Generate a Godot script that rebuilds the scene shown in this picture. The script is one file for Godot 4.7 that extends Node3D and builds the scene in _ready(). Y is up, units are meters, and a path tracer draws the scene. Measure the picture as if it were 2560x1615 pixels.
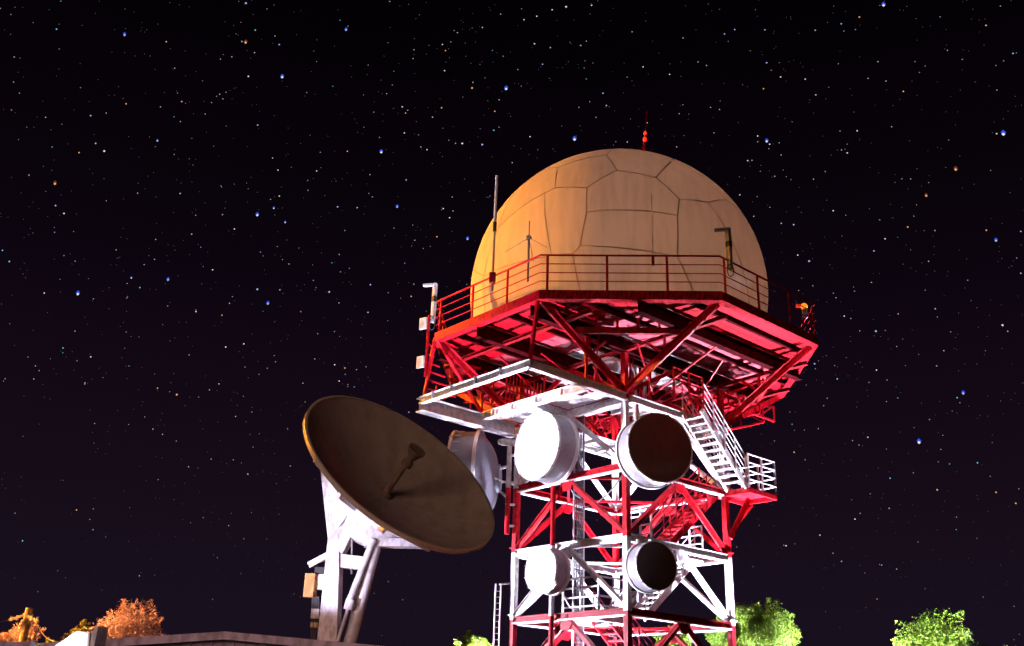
extends Node3D
# Night view of a red and white radar tower with a lit radome, drum antennas and an earth station dish.
# Metres, y up. The tower stands at the origin; a runs along its front right face, b along its front left face.

const U := Vector3(0.6706, 0.0, -0.7418)
const B := Vector3(-0.7418, 0.0, -0.6706)
const RINGS: Array[float] = [0.35, 2.9, 5.16, 7.42, 9.69, 11.95]
const HALF := 2.6

# azimuth, elevation, strength, tint of the brighter stars
const STARS: Array[float] = [
	-36.41, 35.39, 0.5, 2, -38.81, 33.96, 0.2, 0, -36.27, 34.00, 0.9, 2, -32.49, 34.74, 1.3, 1,
	-30.02, 35.00, 0.8, 3, -35.87, 33.09, 0.4, 2, -25.59, 37.97, 1.2, 1, -25.20, 35.97, 1.6, 3,
	-25.45, 35.98, 0.8, 1, -37.33, 30.37, 0.6, 3, -37.51, 29.44, 0.6, 3, -31.58, 31.34, 0.9, 3,
	-28.44, 32.17, 0.8, 3, -24.70, 34.26, 1.1, 0, -33.37, 30.27, 0.8, 1, -32.77, 28.94, 1, 1,
	-32.22, 28.66, 1.2, 0, -33.54, 28.26, 0.9, 3, -35.00, 28.19, 0.7, 2, -29.41, 29.84, 0.9, 4,
	-26.43, 32.86, 0.5, 1, -34.25, 31.52, 0.35, 1, -28.30, 31.12, 0.5, 0, -28.72, 31.29, 0.5, 2,
	-25.90, 33.18, 0.6, 1, -24.72, 36.72, 0.9, 2, -26.59, 34.82, 0.4, 0, -18.80, 37.66, 1.3, 1,
	-22.57, 34.58, 1.9, 4, -7.55, 35.41, 2.2, 4, -15.63, 31.36, 1.8, 4, -23.06, 36.25, 0.9, 1,
	-19.28, 38.11, 0.6, 2, -9.40, 38.64, 0.8, 1, -12.12, 37.57, 0.8, 0, -11.88, 37.26, 0.8, 3,
	-14.05, 37.13, 0.7, 0, -11.85, 36.18, 0.8, 0, -9.89, 35.36, 1.2, 3, -11.88, 34.15, 1, 3,
	-14.52, 33.99, 0.9, 0, -14.26, 33.67, 0.8, 3, -16.37, 33.51, 0.7, 3, -12.44, 33.59, 0.8, 1,
	-14.23, 32.57, 0.8, 0, -10.34, 32.27, 1.2, 0, -9.00, 32.28, 1.2, 1, -8.26, 34.16, 1, 3,
	-8.27, 33.11, 0.9, 2, -7.93, 33.29, 0.7, 3, -12.65, 31.77, 0.8, 0, -13.07, 31.89, 0.7, 0,
	-17.82, 31.18, 0.8, 3, -20.87, 34.01, 0.6, 1, -23.66, 31.80, 0.9, 1, -19.24, 34.58, 0.5, 2,
	-19.53, 30.91, 0.7, 1, -8.62, 37.45, 0.6, 2, -7.85, 37.17, 0.7, 1, -3.51, 39.87, 1.2, 0,
	-1.69, 39.93, 0.9, 0, -4.50, 39.71, 0.9, 0, -5.58, 39.36, 1, 0, -6.48, 39.16, 0.8, 0,
	-5.69, 37.90, 1, 0, -4.57, 37.71, 0.8, 1, -2.45, 37.82, 0.9, 1, -5.09, 36.81, 0.8, 1,
	-2.05, 36.02, 0.6, 2, -0.91, 35.23, 1, 1, -0.68, 34.55, 0.9, 1, -5.82, 32.83, 0.8, 0,
	-2.82, 32.70, 2.4, 4, 1.85, 36.56, 0.8, 0, 3.63, 36.07, 0.8, 0, 0.75, 36.05, 0.6, 2,
	0.69, 32.51, 0.8, 1, 2.04, 33.52, 0.8, 1, 4.63, 37.94, 0.7, 0, 6.13, 36.37, 0.7, 0,
	7.44, 37.92, 0.8, 1, 8.14, 38.08, 0.9, 1, 10.13, 37.85, 0.8, 1, 10.06, 36.13, 0.9, 1,
	9.74, 34.79, 0.9, 3, 9.15, 32.30, 0.9, 0, 9.69, 31.95, 1.7, 4, 3.93, 32.10, 0.7, 0,
	8.42, 31.02, 0.8, 0, 4.17, 33.91, 0.6, 0, 6.25, 34.11, 0.6, 0, 4.44, 34.38, 0.5, 1,
	17.74, 37.93, 2, 4, 16.18, 37.62, 1.1, 3, 15.02, 37.47, 0.9, 2, 13.35, 37.40, 0.8, 1,
	15.13, 37.08, 0.6, 1, 23.39, 35.70, 1, 3, 24.54, 34.01, 0.9, 2, 10.89, 35.28, 1, 0,
	12.42, 34.97, 0.8, 0, 12.98, 34.06, 1, 1, 16.25, 34.44, 0.7, 0, 17.28, 34.12, 0.7, 0,
	18.20, 33.42, 1, 3, 23.26, 30.19, 2.6, 4, 22.92, 30.29, 0.9, 0, 15.23, 31.83, 0.9, 0,
	9.86, 31.78, 1, 0, 14.50, 30.75, 0.9, 0, 10.33, 35.70, 0.6, 3, 20.93, 36.69, 0.5, 1,
	23.98, 33.77, 0.5, 1, 19.11, 34.79, 0.5, 1, -34.41, 26.38, 1.6, 3, -34.12, 25.29, 1, 1,
	-33.60, 24.99, 1.1, 0, -35.74, 21.94, 1, 2, -31.99, 21.00, 2, 4, -27.38, 22.61, 1.4, 1,
	-29.38, 22.36, 0.8, 4, -28.83, 21.94, 0.8, 2, -33.68, 20.72, 0.8, 0, -32.49, 22.67, 0.7, 1,
	-33.86, 23.92, 0.6, 1, -27.57, 27.34, 0.9, 1, -28.32, 23.58, 0.6, 0, -26.51, 25.29, 0.8, 3,
	-24.11, 25.97, 0.8, 0, -24.99, 23.56, 0.9, 0, -25.54, 21.15, 0.9, 0, -24.06, 21.16, 0.8, 3,
	-23.74, 21.87, 0.7, 0, -23.63, 22.26, 0.6, 1, -27.15, 21.21, 0.7, 3, -29.94, 26.89, 0.7, 0,
	-24.93, 26.64, 0.7, 0, -26.47, 26.34, 0.7, 1, -25.87, 24.67, 0.6, 2, -35.82, 26.49, 0.7, 0,
	-30.48, 23.69, 0.6, 0, -28.46, 24.65, 0.6, 0, -33.12, 22.84, 0.6, 2, -36.20, 22.42, 0.8, 2,
	-22.88, 26.93, 1.8, 4, -21.95, 27.45, 1, 4, -21.15, 26.77, 0.9, 4, -18.05, 28.04, 1.1, 1,
	-16.82, 28.13, 0.9, 1, -14.29, 28.41, 1.3, 1, -13.86, 29.98, 0.9, 1, -19.62, 29.86, 0.8, 0,
	-22.02, 29.57, 0.8, 0, -21.72, 28.17, 0.8, 0, -20.10, 29.27, 0.6, 1, -16.22, 30.05, 0.7, 0,
	-16.17, 29.00, 0.6, 2, -11.61, 26.92, 1, 3, -9.64, 26.90, 1.4, 1, -11.32, 28.54, 0.9, 0,
	-10.88, 28.05, 0.8, 0, -17.44, 26.77, 0.7, 2, -14.38, 27.20, 0.6, 1, -21.53, 22.14, 1.5, 1,
	-17.99, 23.22, 1.2, 1, -15.53, 23.87, 1.1, 1, -20.94, 23.00, 0.8, 1, -12.96, 23.41, 0.9, 3,
	-12.85, 24.12, 0.7, 0, -15.52, 22.29, 0.9, 1, -19.02, 23.76, 0.7, 1, -22.26, 22.86, 1.2, 1,
	-18.02, 24.87, 0.7, 2, -16.92, 24.67, 0.6, 2, -17.63, 25.39, 0.7, 0, -13.52, 25.27, 0.6, 2,
	-22.38, 24.94, 0.7, 1, -13.00, 26.62, 0.7, 0, 20.45, 28.91, 1.9, 3, 18.65, 27.83, 1.3, 3,
	17.41, 26.35, 1.1, 3, 21.93, 24.91, 1.4, 1, 21.53, 25.53, 1, 3, 10.92, 27.26, 1.1, 1,
	11.64, 25.18, 1.2, 1, 11.01, 25.57, 0.9, 0, 10.19, 27.40, 0.8, 1, 13.32, 27.77, 0.9, 0,
	16.08, 25.90, 0.9, 0, 15.38, 25.33, 0.9, 1, 13.09, 29.93, 0.7, 1, 17.44, 28.93, 0.7, 2,
	23.25, 25.16, 0.8, 1, 22.88, 23.05, 0.8, 1, 15.04, 23.66, 0.7, 0, 14.05, 23.29, 0.7, 1,
	12.85, 23.29, 0.6, 1, 16.29, 21.81, 0.7, 0, 18.28, 21.85, 0.8, 1, 13.33, 21.99, 0.8, 0,
	20.17, 23.11, 0.7, 2, 15.91, 26.95, 0.7, 1, 18.28, 24.39, 0.7, 0, 10.02, 30.01, 0.7, 0,
	14.98, 21.01, 1.2, 1, 11.43, 19.52, 1.1, 1, 21.55, 20.55, 1.2, 0, 16.53, 14.91, 2.3, 4,
	19.08, 17.27, 1.5, 1, 18.75, 17.08, 0.8, 2, 12.60, 18.61, 0.9, 2, 14.77, 18.92, 0.8, 0,
	15.27, 18.34, 0.7, 2, 15.72, 17.34, 0.7, 2, 13.92, 15.36, 1, 3, 9.89, 14.75, 0.9, 3,
	9.90, 16.28, 0.7, 2, 11.32, 15.97, 0.7, 1, 19.28, 13.65, 0.8, 2, 17.91, 13.69, 0.7, 2,
	14.84, 13.13, 0.8, 2, 17.21, 16.07, 0.7, 3, 11.72, 17.20, 0.6, 2, -32.15, 18.08, 0.8, 2,
	-32.11, 17.84, 0.5, 2, -30.67, 17.86, 0.8, 0, -31.32, 17.54, 0.6, 1, -25.84, 16.52, 1.2, 3,
	-26.92, 16.73, 0.8, 3, -33.24, 16.25, 0.7, 0, -23.58, 19.45, 1, 0, -22.59, 19.75, 0.9, 0,
	-28.62, 17.69, 0.5, 2, -23.65, 17.39, 0.8, 1, -22.34, 18.48, 0.6, 1, -25.46, 14.04, 0.6, 1,
	-26.24, 14.31, 0.6, 0, -21.37, 12.66, 0.8, 3, -24.60, 12.74, 0.6, 0, -22.47, 15.72, 0.6, 0,
	-16.58, 19.02, 1, 3, -17.20, 19.15, 0.8, 0, -16.84, 18.26, 0.8, 0, -12.57, 16.80, 0.8, 1,
	-10.88, 16.54, 0.7, 1, -15.92, 18.00, 0.7, 1, -18.40, 19.37, 0.6, 0, -17.42, 21.02, 0.7, 1,
	-21.07, 18.56, 0.6, 1, -29.86, 9.90, 0.8, 3, -32.10, 8.10, 0.8, 2, -22.02, 9.82, 0.7, 3,
	-28.88, 8.99, 0.5, 0, -26.20, 6.87, 0.5, 0, 17.13, 12.40, 1.1, 3, 19.95, 12.10, 1, 3,
	20.79, 11.49, 1, 3, 13.11, 11.35, 0.7, 1, 12.81, 11.06, 0.8, 0, 10.91, 10.27, 0.9, 3,
	9.08, 9.74, 0.8, 0, 14.62, 11.56, 0.7, 0, 11.91, 8.88, 0.7, 0, 11.51, 9.31, 0.7, 3,
	13.52, 6.93, 0.6, 3, 17.80, 10.33, 0.5, 2, 13.93, 8.65, 0.5, 0, 14.65, 8.43, 0.5, 0,
]
# azimuth, elevation of the radome panel centres
const PANELS: Array[float] = [4.5,10.8,-18.4,34.3,-25.0,9.2,4.4,4.3,38.5,3.3,34.0,30.6,13.4,41.7,-34.3,31.5,-26.6,8.9,-22.5,45.5,-28.6,-22.6,-70.3,27.3,1.9,-18.5,47.7,9.0,50.2,39.9,16.0,61.0,88.4,-36.5,-161.9,-41.3,-142.9,-3.1,127.7,-13.1,174.1,-7.7,-170.9,31.1,145.4,-46.5,144.8,20.7,37.8,-55.7,-114.8,-37.1,-64.0,-53.5,96.3,8.4,-119.6,28.3,-91.5,-7.8,179.9,-84.4,-143.7,67.2,123.1,53.4]

var M := {}
var rng := RandomNumberGenerator.new()
var used := {}
var cube: BoxMesh
var rod: CylinderMesh
var ball: SphereMesh


class Shape:
	var v := PackedVector3Array()
	var n := PackedVector3Array()
	var k := PackedInt32Array()

	func tri(a: Vector3, b: Vector3, c: Vector3, na: Vector3, nb: Vector3, nc: Vector3) -> void:
		var o := v.size()
		v.append_array([a, b, c])
		n.append_array([na, nb, nc])
		if (b - a).cross(c - a).dot(na + nb + nc) > 0.0:
			k.append_array([o, o + 2, o + 1])
		else:
			k.append_array([o, o + 1, o + 2])

	func quad(a: Vector3, b: Vector3, c: Vector3, d: Vector3, m: Vector3) -> void:
		tri(a, b, c, m, m, m)
		tri(a, c, d, m, m, m)

	func box(t: Transform3D) -> void:
		var x := t.basis.x * 0.5
		var y := t.basis.y * 0.5
		var z := t.basis.z * 0.5
		for s in [1.0, -1.0]:
			quad(t.origin + x * s - y - z, t.origin + x * s + y - z, t.origin + x * s + y + z, t.origin + x * s - y + z, x.normalized() * s)
			quad(t.origin + y * s - x - z, t.origin + y * s + x - z, t.origin + y * s + x + z, t.origin + y * s - x + z, y.normalized() * s)
			quad(t.origin + z * s - x - y, t.origin + z * s + x - y, t.origin + z * s + x + y, t.origin + z * s - x + y, z.normalized() * s)

	func aabox(c: Vector3, s: Vector3) -> void:
		box(Transform3D(Basis.from_scale(s), c))

	# profile points (radius, height along the axis y of t), outside is to the right of travel when going up
	func lathe(t: Transform3D, prof: PackedVector2Array, seg: int) -> void:
		for p in prof.size() - 1:
			var a := prof[p]
			var b := prof[p + 1]
			var d := (b - a).normalized()
			var nr := Vector2(d.y, -d.x)
			for s in seg:
				var w0 := TAU * s / seg
				var w1 := TAU * (s + 1) / seg
				var e0 := Vector3(cos(w0), 0, sin(w0))
				var e1 := Vector3(cos(w1), 0, sin(w1))
				var n0: Vector3 = (t.basis * (e0 * nr.x + Vector3.UP * nr.y)).normalized()
				var n1: Vector3 = (t.basis * (e1 * nr.x + Vector3.UP * nr.y)).normalized()
				var p00: Vector3 = t * (e0 * a.x + Vector3.UP * a.y)
				var p01: Vector3 = t * (e1 * a.x + Vector3.UP * a.y)
				var p10: Vector3 = t * (e0 * b.x + Vector3.UP * b.y)
				var p11: Vector3 = t * (e1 * b.x + Vector3.UP * b.y)
				if a.x > 0.0001:
					tri(p00, p01, p11, n0, n1, n1)
				if b.x > 0.0001:
					tri(p00, p11, p10, n0, n1, n0)

	func tube(a: Vector3, b: Vector3, r0: float, r1: float, seg: int) -> void:
		var y := (b - a).normalized()
		var x := y.cross(Vector3(0.31, 0.2, 0.93)).normalized()
		lathe(Transform3D(Basis(x, y, x.cross(y)), a), PackedVector2Array([Vector2(r0, 0), Vector2(r1, a.distance_to(b))]), seg)

	# flat polygon extruded along dir from base point; poly points given as world vectors
	func prism(poly: PackedVector3Array, dir: Vector3) -> void:
		var c := Vector3.ZERO
		for p in poly:
			c += p / poly.size()
		var m := dir.normalized()
		for i in poly.size():
			var a := poly[i]
			var b := poly[(i + 1) % poly.size()]
			tri(c, a, b, -m, -m, -m)
			tri(c + dir, a + dir, b + dir, m, m, m)
			var side := (b - a).cross(dir).normalized()
			if side.dot((a + b) * 0.5 - c) < 0.0:
				side = -side
			quad(a, b, b + dir, a + dir, side)

	func mesh() -> ArrayMesh:
		var arr := []
		arr.resize(Mesh.ARRAY_MAX)
		arr[Mesh.ARRAY_VERTEX] = v
		arr[Mesh.ARRAY_NORMAL] = n
		arr[Mesh.ARRAY_INDEX] = k
		var m := ArrayMesh.new()
		m.add_surface_from_arrays(Mesh.PRIMITIVE_TRIANGLES, arr)
		return m


# ---------------------------------------------------------------- helpers
func W(a: float, h: float, b: float) -> Vector3:
	return U * a + B * b + Vector3.UP * h


func numbered(called: String) -> String:
	var c: int = used.get(called, 0)
	used[called] = c + 1
	return called if c == 0 else "%s_%03d" % [called, c]


func thing(called: String, label: String, category: String, at := Vector3.ZERO, group := "") -> Node3D:
	var o := Node3D.new()
	o.name = numbered(called)
	add_child(o)
	o.position = at
	o.set_meta("label", label)
	o.set_meta("category", category)
	if group:
		o.set_meta("group", group)
	return o


func place(parent: Node3D, called: String, mesh: Mesh, mat: Material, t := Transform3D()) -> MeshInstance3D:
	var o := MeshInstance3D.new()
	o.name = called
	o.mesh = mesh
	o.material_override = mat
	o.transform = t
	parent.add_child(o, true)
	return o


func origin_of(parent: Node3D) -> Vector3:
	var p := Vector3.ZERO
	var q: Node = parent
	while q is Node3D and q != self:
		p += (q as Node3D).position
		q = q.get_parent()
	return p


# a shape built in world coordinates becomes a part of its parent
func part(parent: Node3D, called: String, s: Shape, mat: Material) -> MeshInstance3D:
	return place(parent, called, s.mesh(), mat, Transform3D(Basis(), -origin_of(parent)))


func along(a: Vector3, b: Vector3, w: float, h: float) -> Transform3D:
	var z := (b - a).normalized()
	var up := Vector3.UP if absf(z.y) < 0.96 else U
	var x := up.cross(z).normalized()
	var y := z.cross(x)
	return Transform3D(Basis(x * w, y * h, z * a.distance_to(b)), (a + b) * 0.5)


# a straight square bar from a to b (world coordinates)
func bar(parent: Node3D, called: String, a: Vector3, b: Vector3, w: float, h: float, mat: Material) -> MeshInstance3D:
	var t := along(a, b, w, h)
	t.origin -= origin_of(parent)
	return place(parent, called, cube, mat, t)


func pipe(parent: Node3D, called: String, a: Vector3, b: Vector3, r: float, mat: Material) -> MeshInstance3D:
	var y := b - a
	var x := y.cross(Vector3(0.31, 0.2, 0.93)).normalized()
	var z := x.cross(y).normalized()
	return place(parent, called, rod, mat, Transform3D(Basis(x * r, y, z * r), (a + b) * 0.5 - origin_of(parent)))


func block(parent: Node3D, called: String, c: Vector3, s: Vector3, mat: Material, turn := 0.0) -> MeshInstance3D:
	return place(parent, called, cube, mat, Transform3D(Basis(Vector3.UP, turn) * Basis.from_scale(s), c - origin_of(parent)))


# an I section beam
func ibeam(parent: Node3D, called: String, a: Vector3, b: Vector3, w: float, h: float, mat: Material) -> MeshInstance3D:
	var t := along(a, b, 1.0, 1.0)
	var s := Shape.new()
	var x := t.basis.x
	var y := t.basis.y
	var z := t.basis.z
	s.box(Transform3D(Basis(x * 0.025, y * (h - 0.05), z), t.origin))
	s.box(Transform3D(Basis(x * w, y * 0.03, z), t.origin + y * (h * 0.5 - 0.015)))
	s.box(Transform3D(Basis(x * w, y * 0.03, z), t.origin - y * (h * 0.5 - 0.015)))
	return part(parent, called, s, mat)


# a member made of two angles side by side, with a slot between them
func twin(parent: Node3D, called: String, a: Vector3, b: Vector3, w: float, mat: Material) -> MeshInstance3D:
	var t := along(a, b, 1.0, 1.0)
	var s := Shape.new()
	var x := t.basis.x
	var y := t.basis.y
	var z := t.basis.z
	for q in [-1.0, 1.0]:
		s.box(Transform3D(Basis(x * w * 0.42, y * 0.02, z), t.origin + x * q * w * 0.29 + y * w * 0.4))
		s.box(Transform3D(Basis(x * 0.02, y * w * 0.8, z), t.origin + x * q * w * 0.09))
	return part(parent, called, s, mat)


func paint(c: Color, rough: float, wear := 0.35, scale := 0.6) -> StandardMaterial3D:
	var m := StandardMaterial3D.new()
	m.albedo_color = c.linear_to_srgb()
	m.roughness = rough
	m.uv1_triplanar = true
	m.uv1_world_triplanar = true
	m.uv1_scale = Vector3(scale, scale * 0.45, scale)
	var t := NoiseTexture2D.new()
	t.width = 512
	t.height = 512
	t.seamless = true
	var f := FastNoiseLite.new()
	f.seed = 11 + M.size()
	f.noise_type = FastNoiseLite.TYPE_SIMPLEX_SMOOTH
	f.frequency = 0.012
	f.fractal_octaves = 5
	f.fractal_gain = 0.6
	t.noise = f
	var ramp := Gradient.new()
	ramp.set_color(0, Color(1.0 - wear, 1.0 - wear * 1.05, 1.0 - wear * 1.1))
	ramp.set_color(1, Color.WHITE)
	ramp.set_offset(0, 0.25)
	ramp.set_offset(1, 0.6)
	t.color_ramp = ramp
	m.albedo_texture = t
	return m


func plain(c: Color, rough: float, metal := 0.0) -> StandardMaterial3D:
	var m := StandardMaterial3D.new()
	m.albedo_color = c.linear_to_srgb()
	m.roughness = rough
	m.metallic = metal
	return m


func glow(c: Color, energy: float) -> StandardMaterial3D:
	var m := StandardMaterial3D.new()
	m.albedo_color = Color(0.8, 0.8, 0.8)
	m.emission_enabled = true
	m.emission = c
	m.emission_energy_multiplier = energy
	return m


func spot(called: String, at: Vector3, to: Vector3, angle: float, soft: float, color: Color, energy: float, size: float) -> void:
	var l := SpotLight3D.new()
	l.name = called
	add_child(l)
	l.look_at_from_position(at, to, Vector3.UP if absf((to - at).normalized().y) < 0.98 else Vector3.RIGHT)
	l.spot_angle = angle
	l.spot_angle_attenuation = soft
	l.spot_range = 400.0
	l.spot_attenuation = 2.0
	l.light_color = color
	l.light_energy = energy
	l.light_size = size
	l.shadow_enabled = true


func omni(called: String, at: Vector3, color: Color, energy: float, size: float) -> void:
	var l := OmniLight3D.new()
	l.name = called
	add_child(l)
	l.position = at
	l.omni_range = 400.0
	l.omni_attenuation = 2.0
	l.light_color = color
	l.light_energy = energy
	l.light_size = size
	l.shadow_enabled = true


# ---------------------------------------------------------------- sky
func sky_picture() -> ImageTexture:
	# air only: a dark violet glow that fades upwards
	var img := Image.create(64, 512, false, Image.FORMAT_RGBF)
	var stops := [[-90.0, Color8(7, 5, 9)], [0.0, Color8(24, 16, 29)], [6.0, Color8(24, 16, 29)], [14.0, Color8(21, 11, 23)], [22.0, Color8(14, 6, 16)], [30.0, Color8(8, 3, 9)], [40.0, Color8(3, 1, 4)], [60.0, Color8(2, 1, 3)], [90.0, Color8(2, 1, 3)]]
	for j in 512:
		var el := 90.0 - (j + 0.5) / 512.0 * 180.0
		var c: Color = stops[0][1]
		for k in stops.size() - 1:
			if el >= stops[k][0] and el <= stops[k + 1][0]:
				c = stops[k][1].lerp(stops[k + 1][1], (el - stops[k][0]) / (stops[k + 1][0] - stops[k][0]))
		for i in 64:
			img.set_pixel(i, j, c.srgb_to_linear())
	return ImageTexture.create_from_image(img)


const FAR := 2600.0   # one pixel of the picture is about 2.6 m at this distance


func sky_way(az: float, el: float) -> Vector3:
	var x := deg_to_rad(az)
	var y := deg_to_rad(el)
	return Vector3(sin(x) * cos(y), sin(y), -cos(x) * cos(y))


func star_mesh() -> ArrayMesh:
	var s := Shape.new()
	var p := [Vector3.RIGHT * 0.5, Vector3.BACK * 0.5, Vector3.LEFT * 0.5, Vector3.FORWARD * 0.5]
	for i in 4:
		for e in [Vector3.UP * 0.5, Vector3.DOWN * 0.5]:
			var m: Vector3 = p[i] + p[(i + 1) % 4] + e
			s.tri(p[i], p[(i + 1) % 4], e, m, m, m)
	return s.mesh()


func star_paint(c: Color) -> StandardMaterial3D:
	var m := StandardMaterial3D.new()
	m.shading_mode = BaseMaterial3D.SHADING_MODE_UNSHADED
	m.albedo_color = c
	return m


func stars(cam: Camera3D) -> void:
	var tints := [Color(1.0, 0.95, 0.9), Color(0.7, 0.78, 1.0), Color(0.5, 0.85, 1.0), Color(1.0, 0.72, 0.5), Color(0.95, 0.97, 1.0)]
	var words := ["white", "pale blue", "blue green", "orange", "bright blue"]
	var m := star_mesh()
	var cores := []
	var dim := []
	for t in tints:
		cores.append(star_paint(t))
		dim.append(star_paint(Color(t.r * 0.72, t.g * 0.72, t.b * 0.72)))
	var blue := star_paint(Color(0.2, 0.33, 0.9))
	var rose := star_paint(Color(0.42, 0.22, 0.16))
	var half := tan(deg_to_rad(cam.fov) * 0.5)
	var downs := ["at the very top", "high in the sky", "level with the radome", "level with the platform", "level with large drums", "low in the sky"]
	var acrosses := ["far left", "above the orange trees", "right of orange trees", "left above the dish", "right above the dish", "left above the radome", "right above the radome", "just right of tower", "well right of tower", "far right"]
	var alike := {}
	for i in range(0, STARS.size() - 3, 4):
		var d := sky_way(STARS[i], STARS[i + 1])
		var amp: float = STARS[i + 2]
		var tint := int(STARS[i + 3])
		var q := cam.transform.basis.inverse() * d
		var across := 50.0 + 50.0 * (q.x / -q.z) / (half * 1024.0 / 646.0)
		var down := 50.0 - 50.0 * (q.y / -q.z) / half
		var size := FAR / 996.0 * (0.75 + 0.8 * amp if amp < 1.2 else 1.1 + 0.8 * amp)
		var kind := "large" if amp > 1.25 else ("small" if amp > 0.75 else "faint")
		var o := thing("star", "%s %s star %s, %s" % [kind, words[tint], downs[clampi(int(down / 16.0), 0, 5)], acrosses[clampi(int(across / 10.0), 0, 9)]], "star", cam.position + d * FAR, "stars in the night sky")
		o.set_meta("across", across)
		var label: String = o.get_meta("label")
		if not alike.has(label):
			alike[label] = []
		alike[label].append(o)
		place(o, "core", m, cores[tint] if amp > 0.7 else dim[tint], Transform3D(Basis.from_scale(Vector3.ONE * size)))
		if tint == 4 or amp > 1.25:
			place(o, "halo", m, rose if tint == 3 else blue, Transform3D(Basis.from_scale(Vector3(1.5, 1.75, 1.5) * size), d * size * 3.0 + cam.transform.basis.y * size * 0.5))
	# stars that share their words are told apart by their order from the left
	var order := ["leftmost there", "second from left", "third from left", "fourth from left", "fifth from left", "sixth from left", "seventh from left"]
	for label in alike:
		var l: Array = alike[label]
		if l.size() > 1:
			l.sort_custom(func(p, q): return p.get_meta("across") < q.get_meta("across"))
			for i in l.size():
				l[i].set_meta("label", "%s, %s" % [label, order[mini(i, 6)]])
	# the countless faint ones
	rng.seed = 77
	var many := 22000
	var mm := MultiMesh.new()
	mm.transform_format = MultiMesh.TRANSFORM_3D
	mm.use_colors = true
	mm.mesh = m
	mm.instance_count = many
	for i in many:
		var y := rng.randf_range(0.05, 1.0)
		var d := sky_way(rng.randf_range(-180, 180), rad_to_deg(asin(y)))
		var k := pow(rng.randf(), 5.0)
		var size := FAR / 996.0 * (0.55 + 0.65 * k)
		mm.set_instance_transform(i, Transform3D(Basis.from_scale(Vector3.ONE * size), cam.position + d * FAR * 1.02))
		var t: Color = tints[[0, 0, 0, 1, 1, 2, 3][rng.randi() % 7]]
		var v := (0.2 + 0.5 * k) * smoothstep(0.0, 0.32, y)
		mm.set_instance_color(i, Color(t.r * v, t.g * v, t.b * v))
	var f := MultiMeshInstance3D.new()
	f.name = "star_field"
	f.multimesh = mm
	var fm := star_paint(Color.WHITE)
	fm.vertex_color_use_as_albedo = true
	f.material_override = fm
	f.set_meta("kind", "stuff")
	f.set_meta("label", "countless faint stars scattered over the night sky")
	f.set_meta("category", "stars")
	add_child(f)


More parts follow.
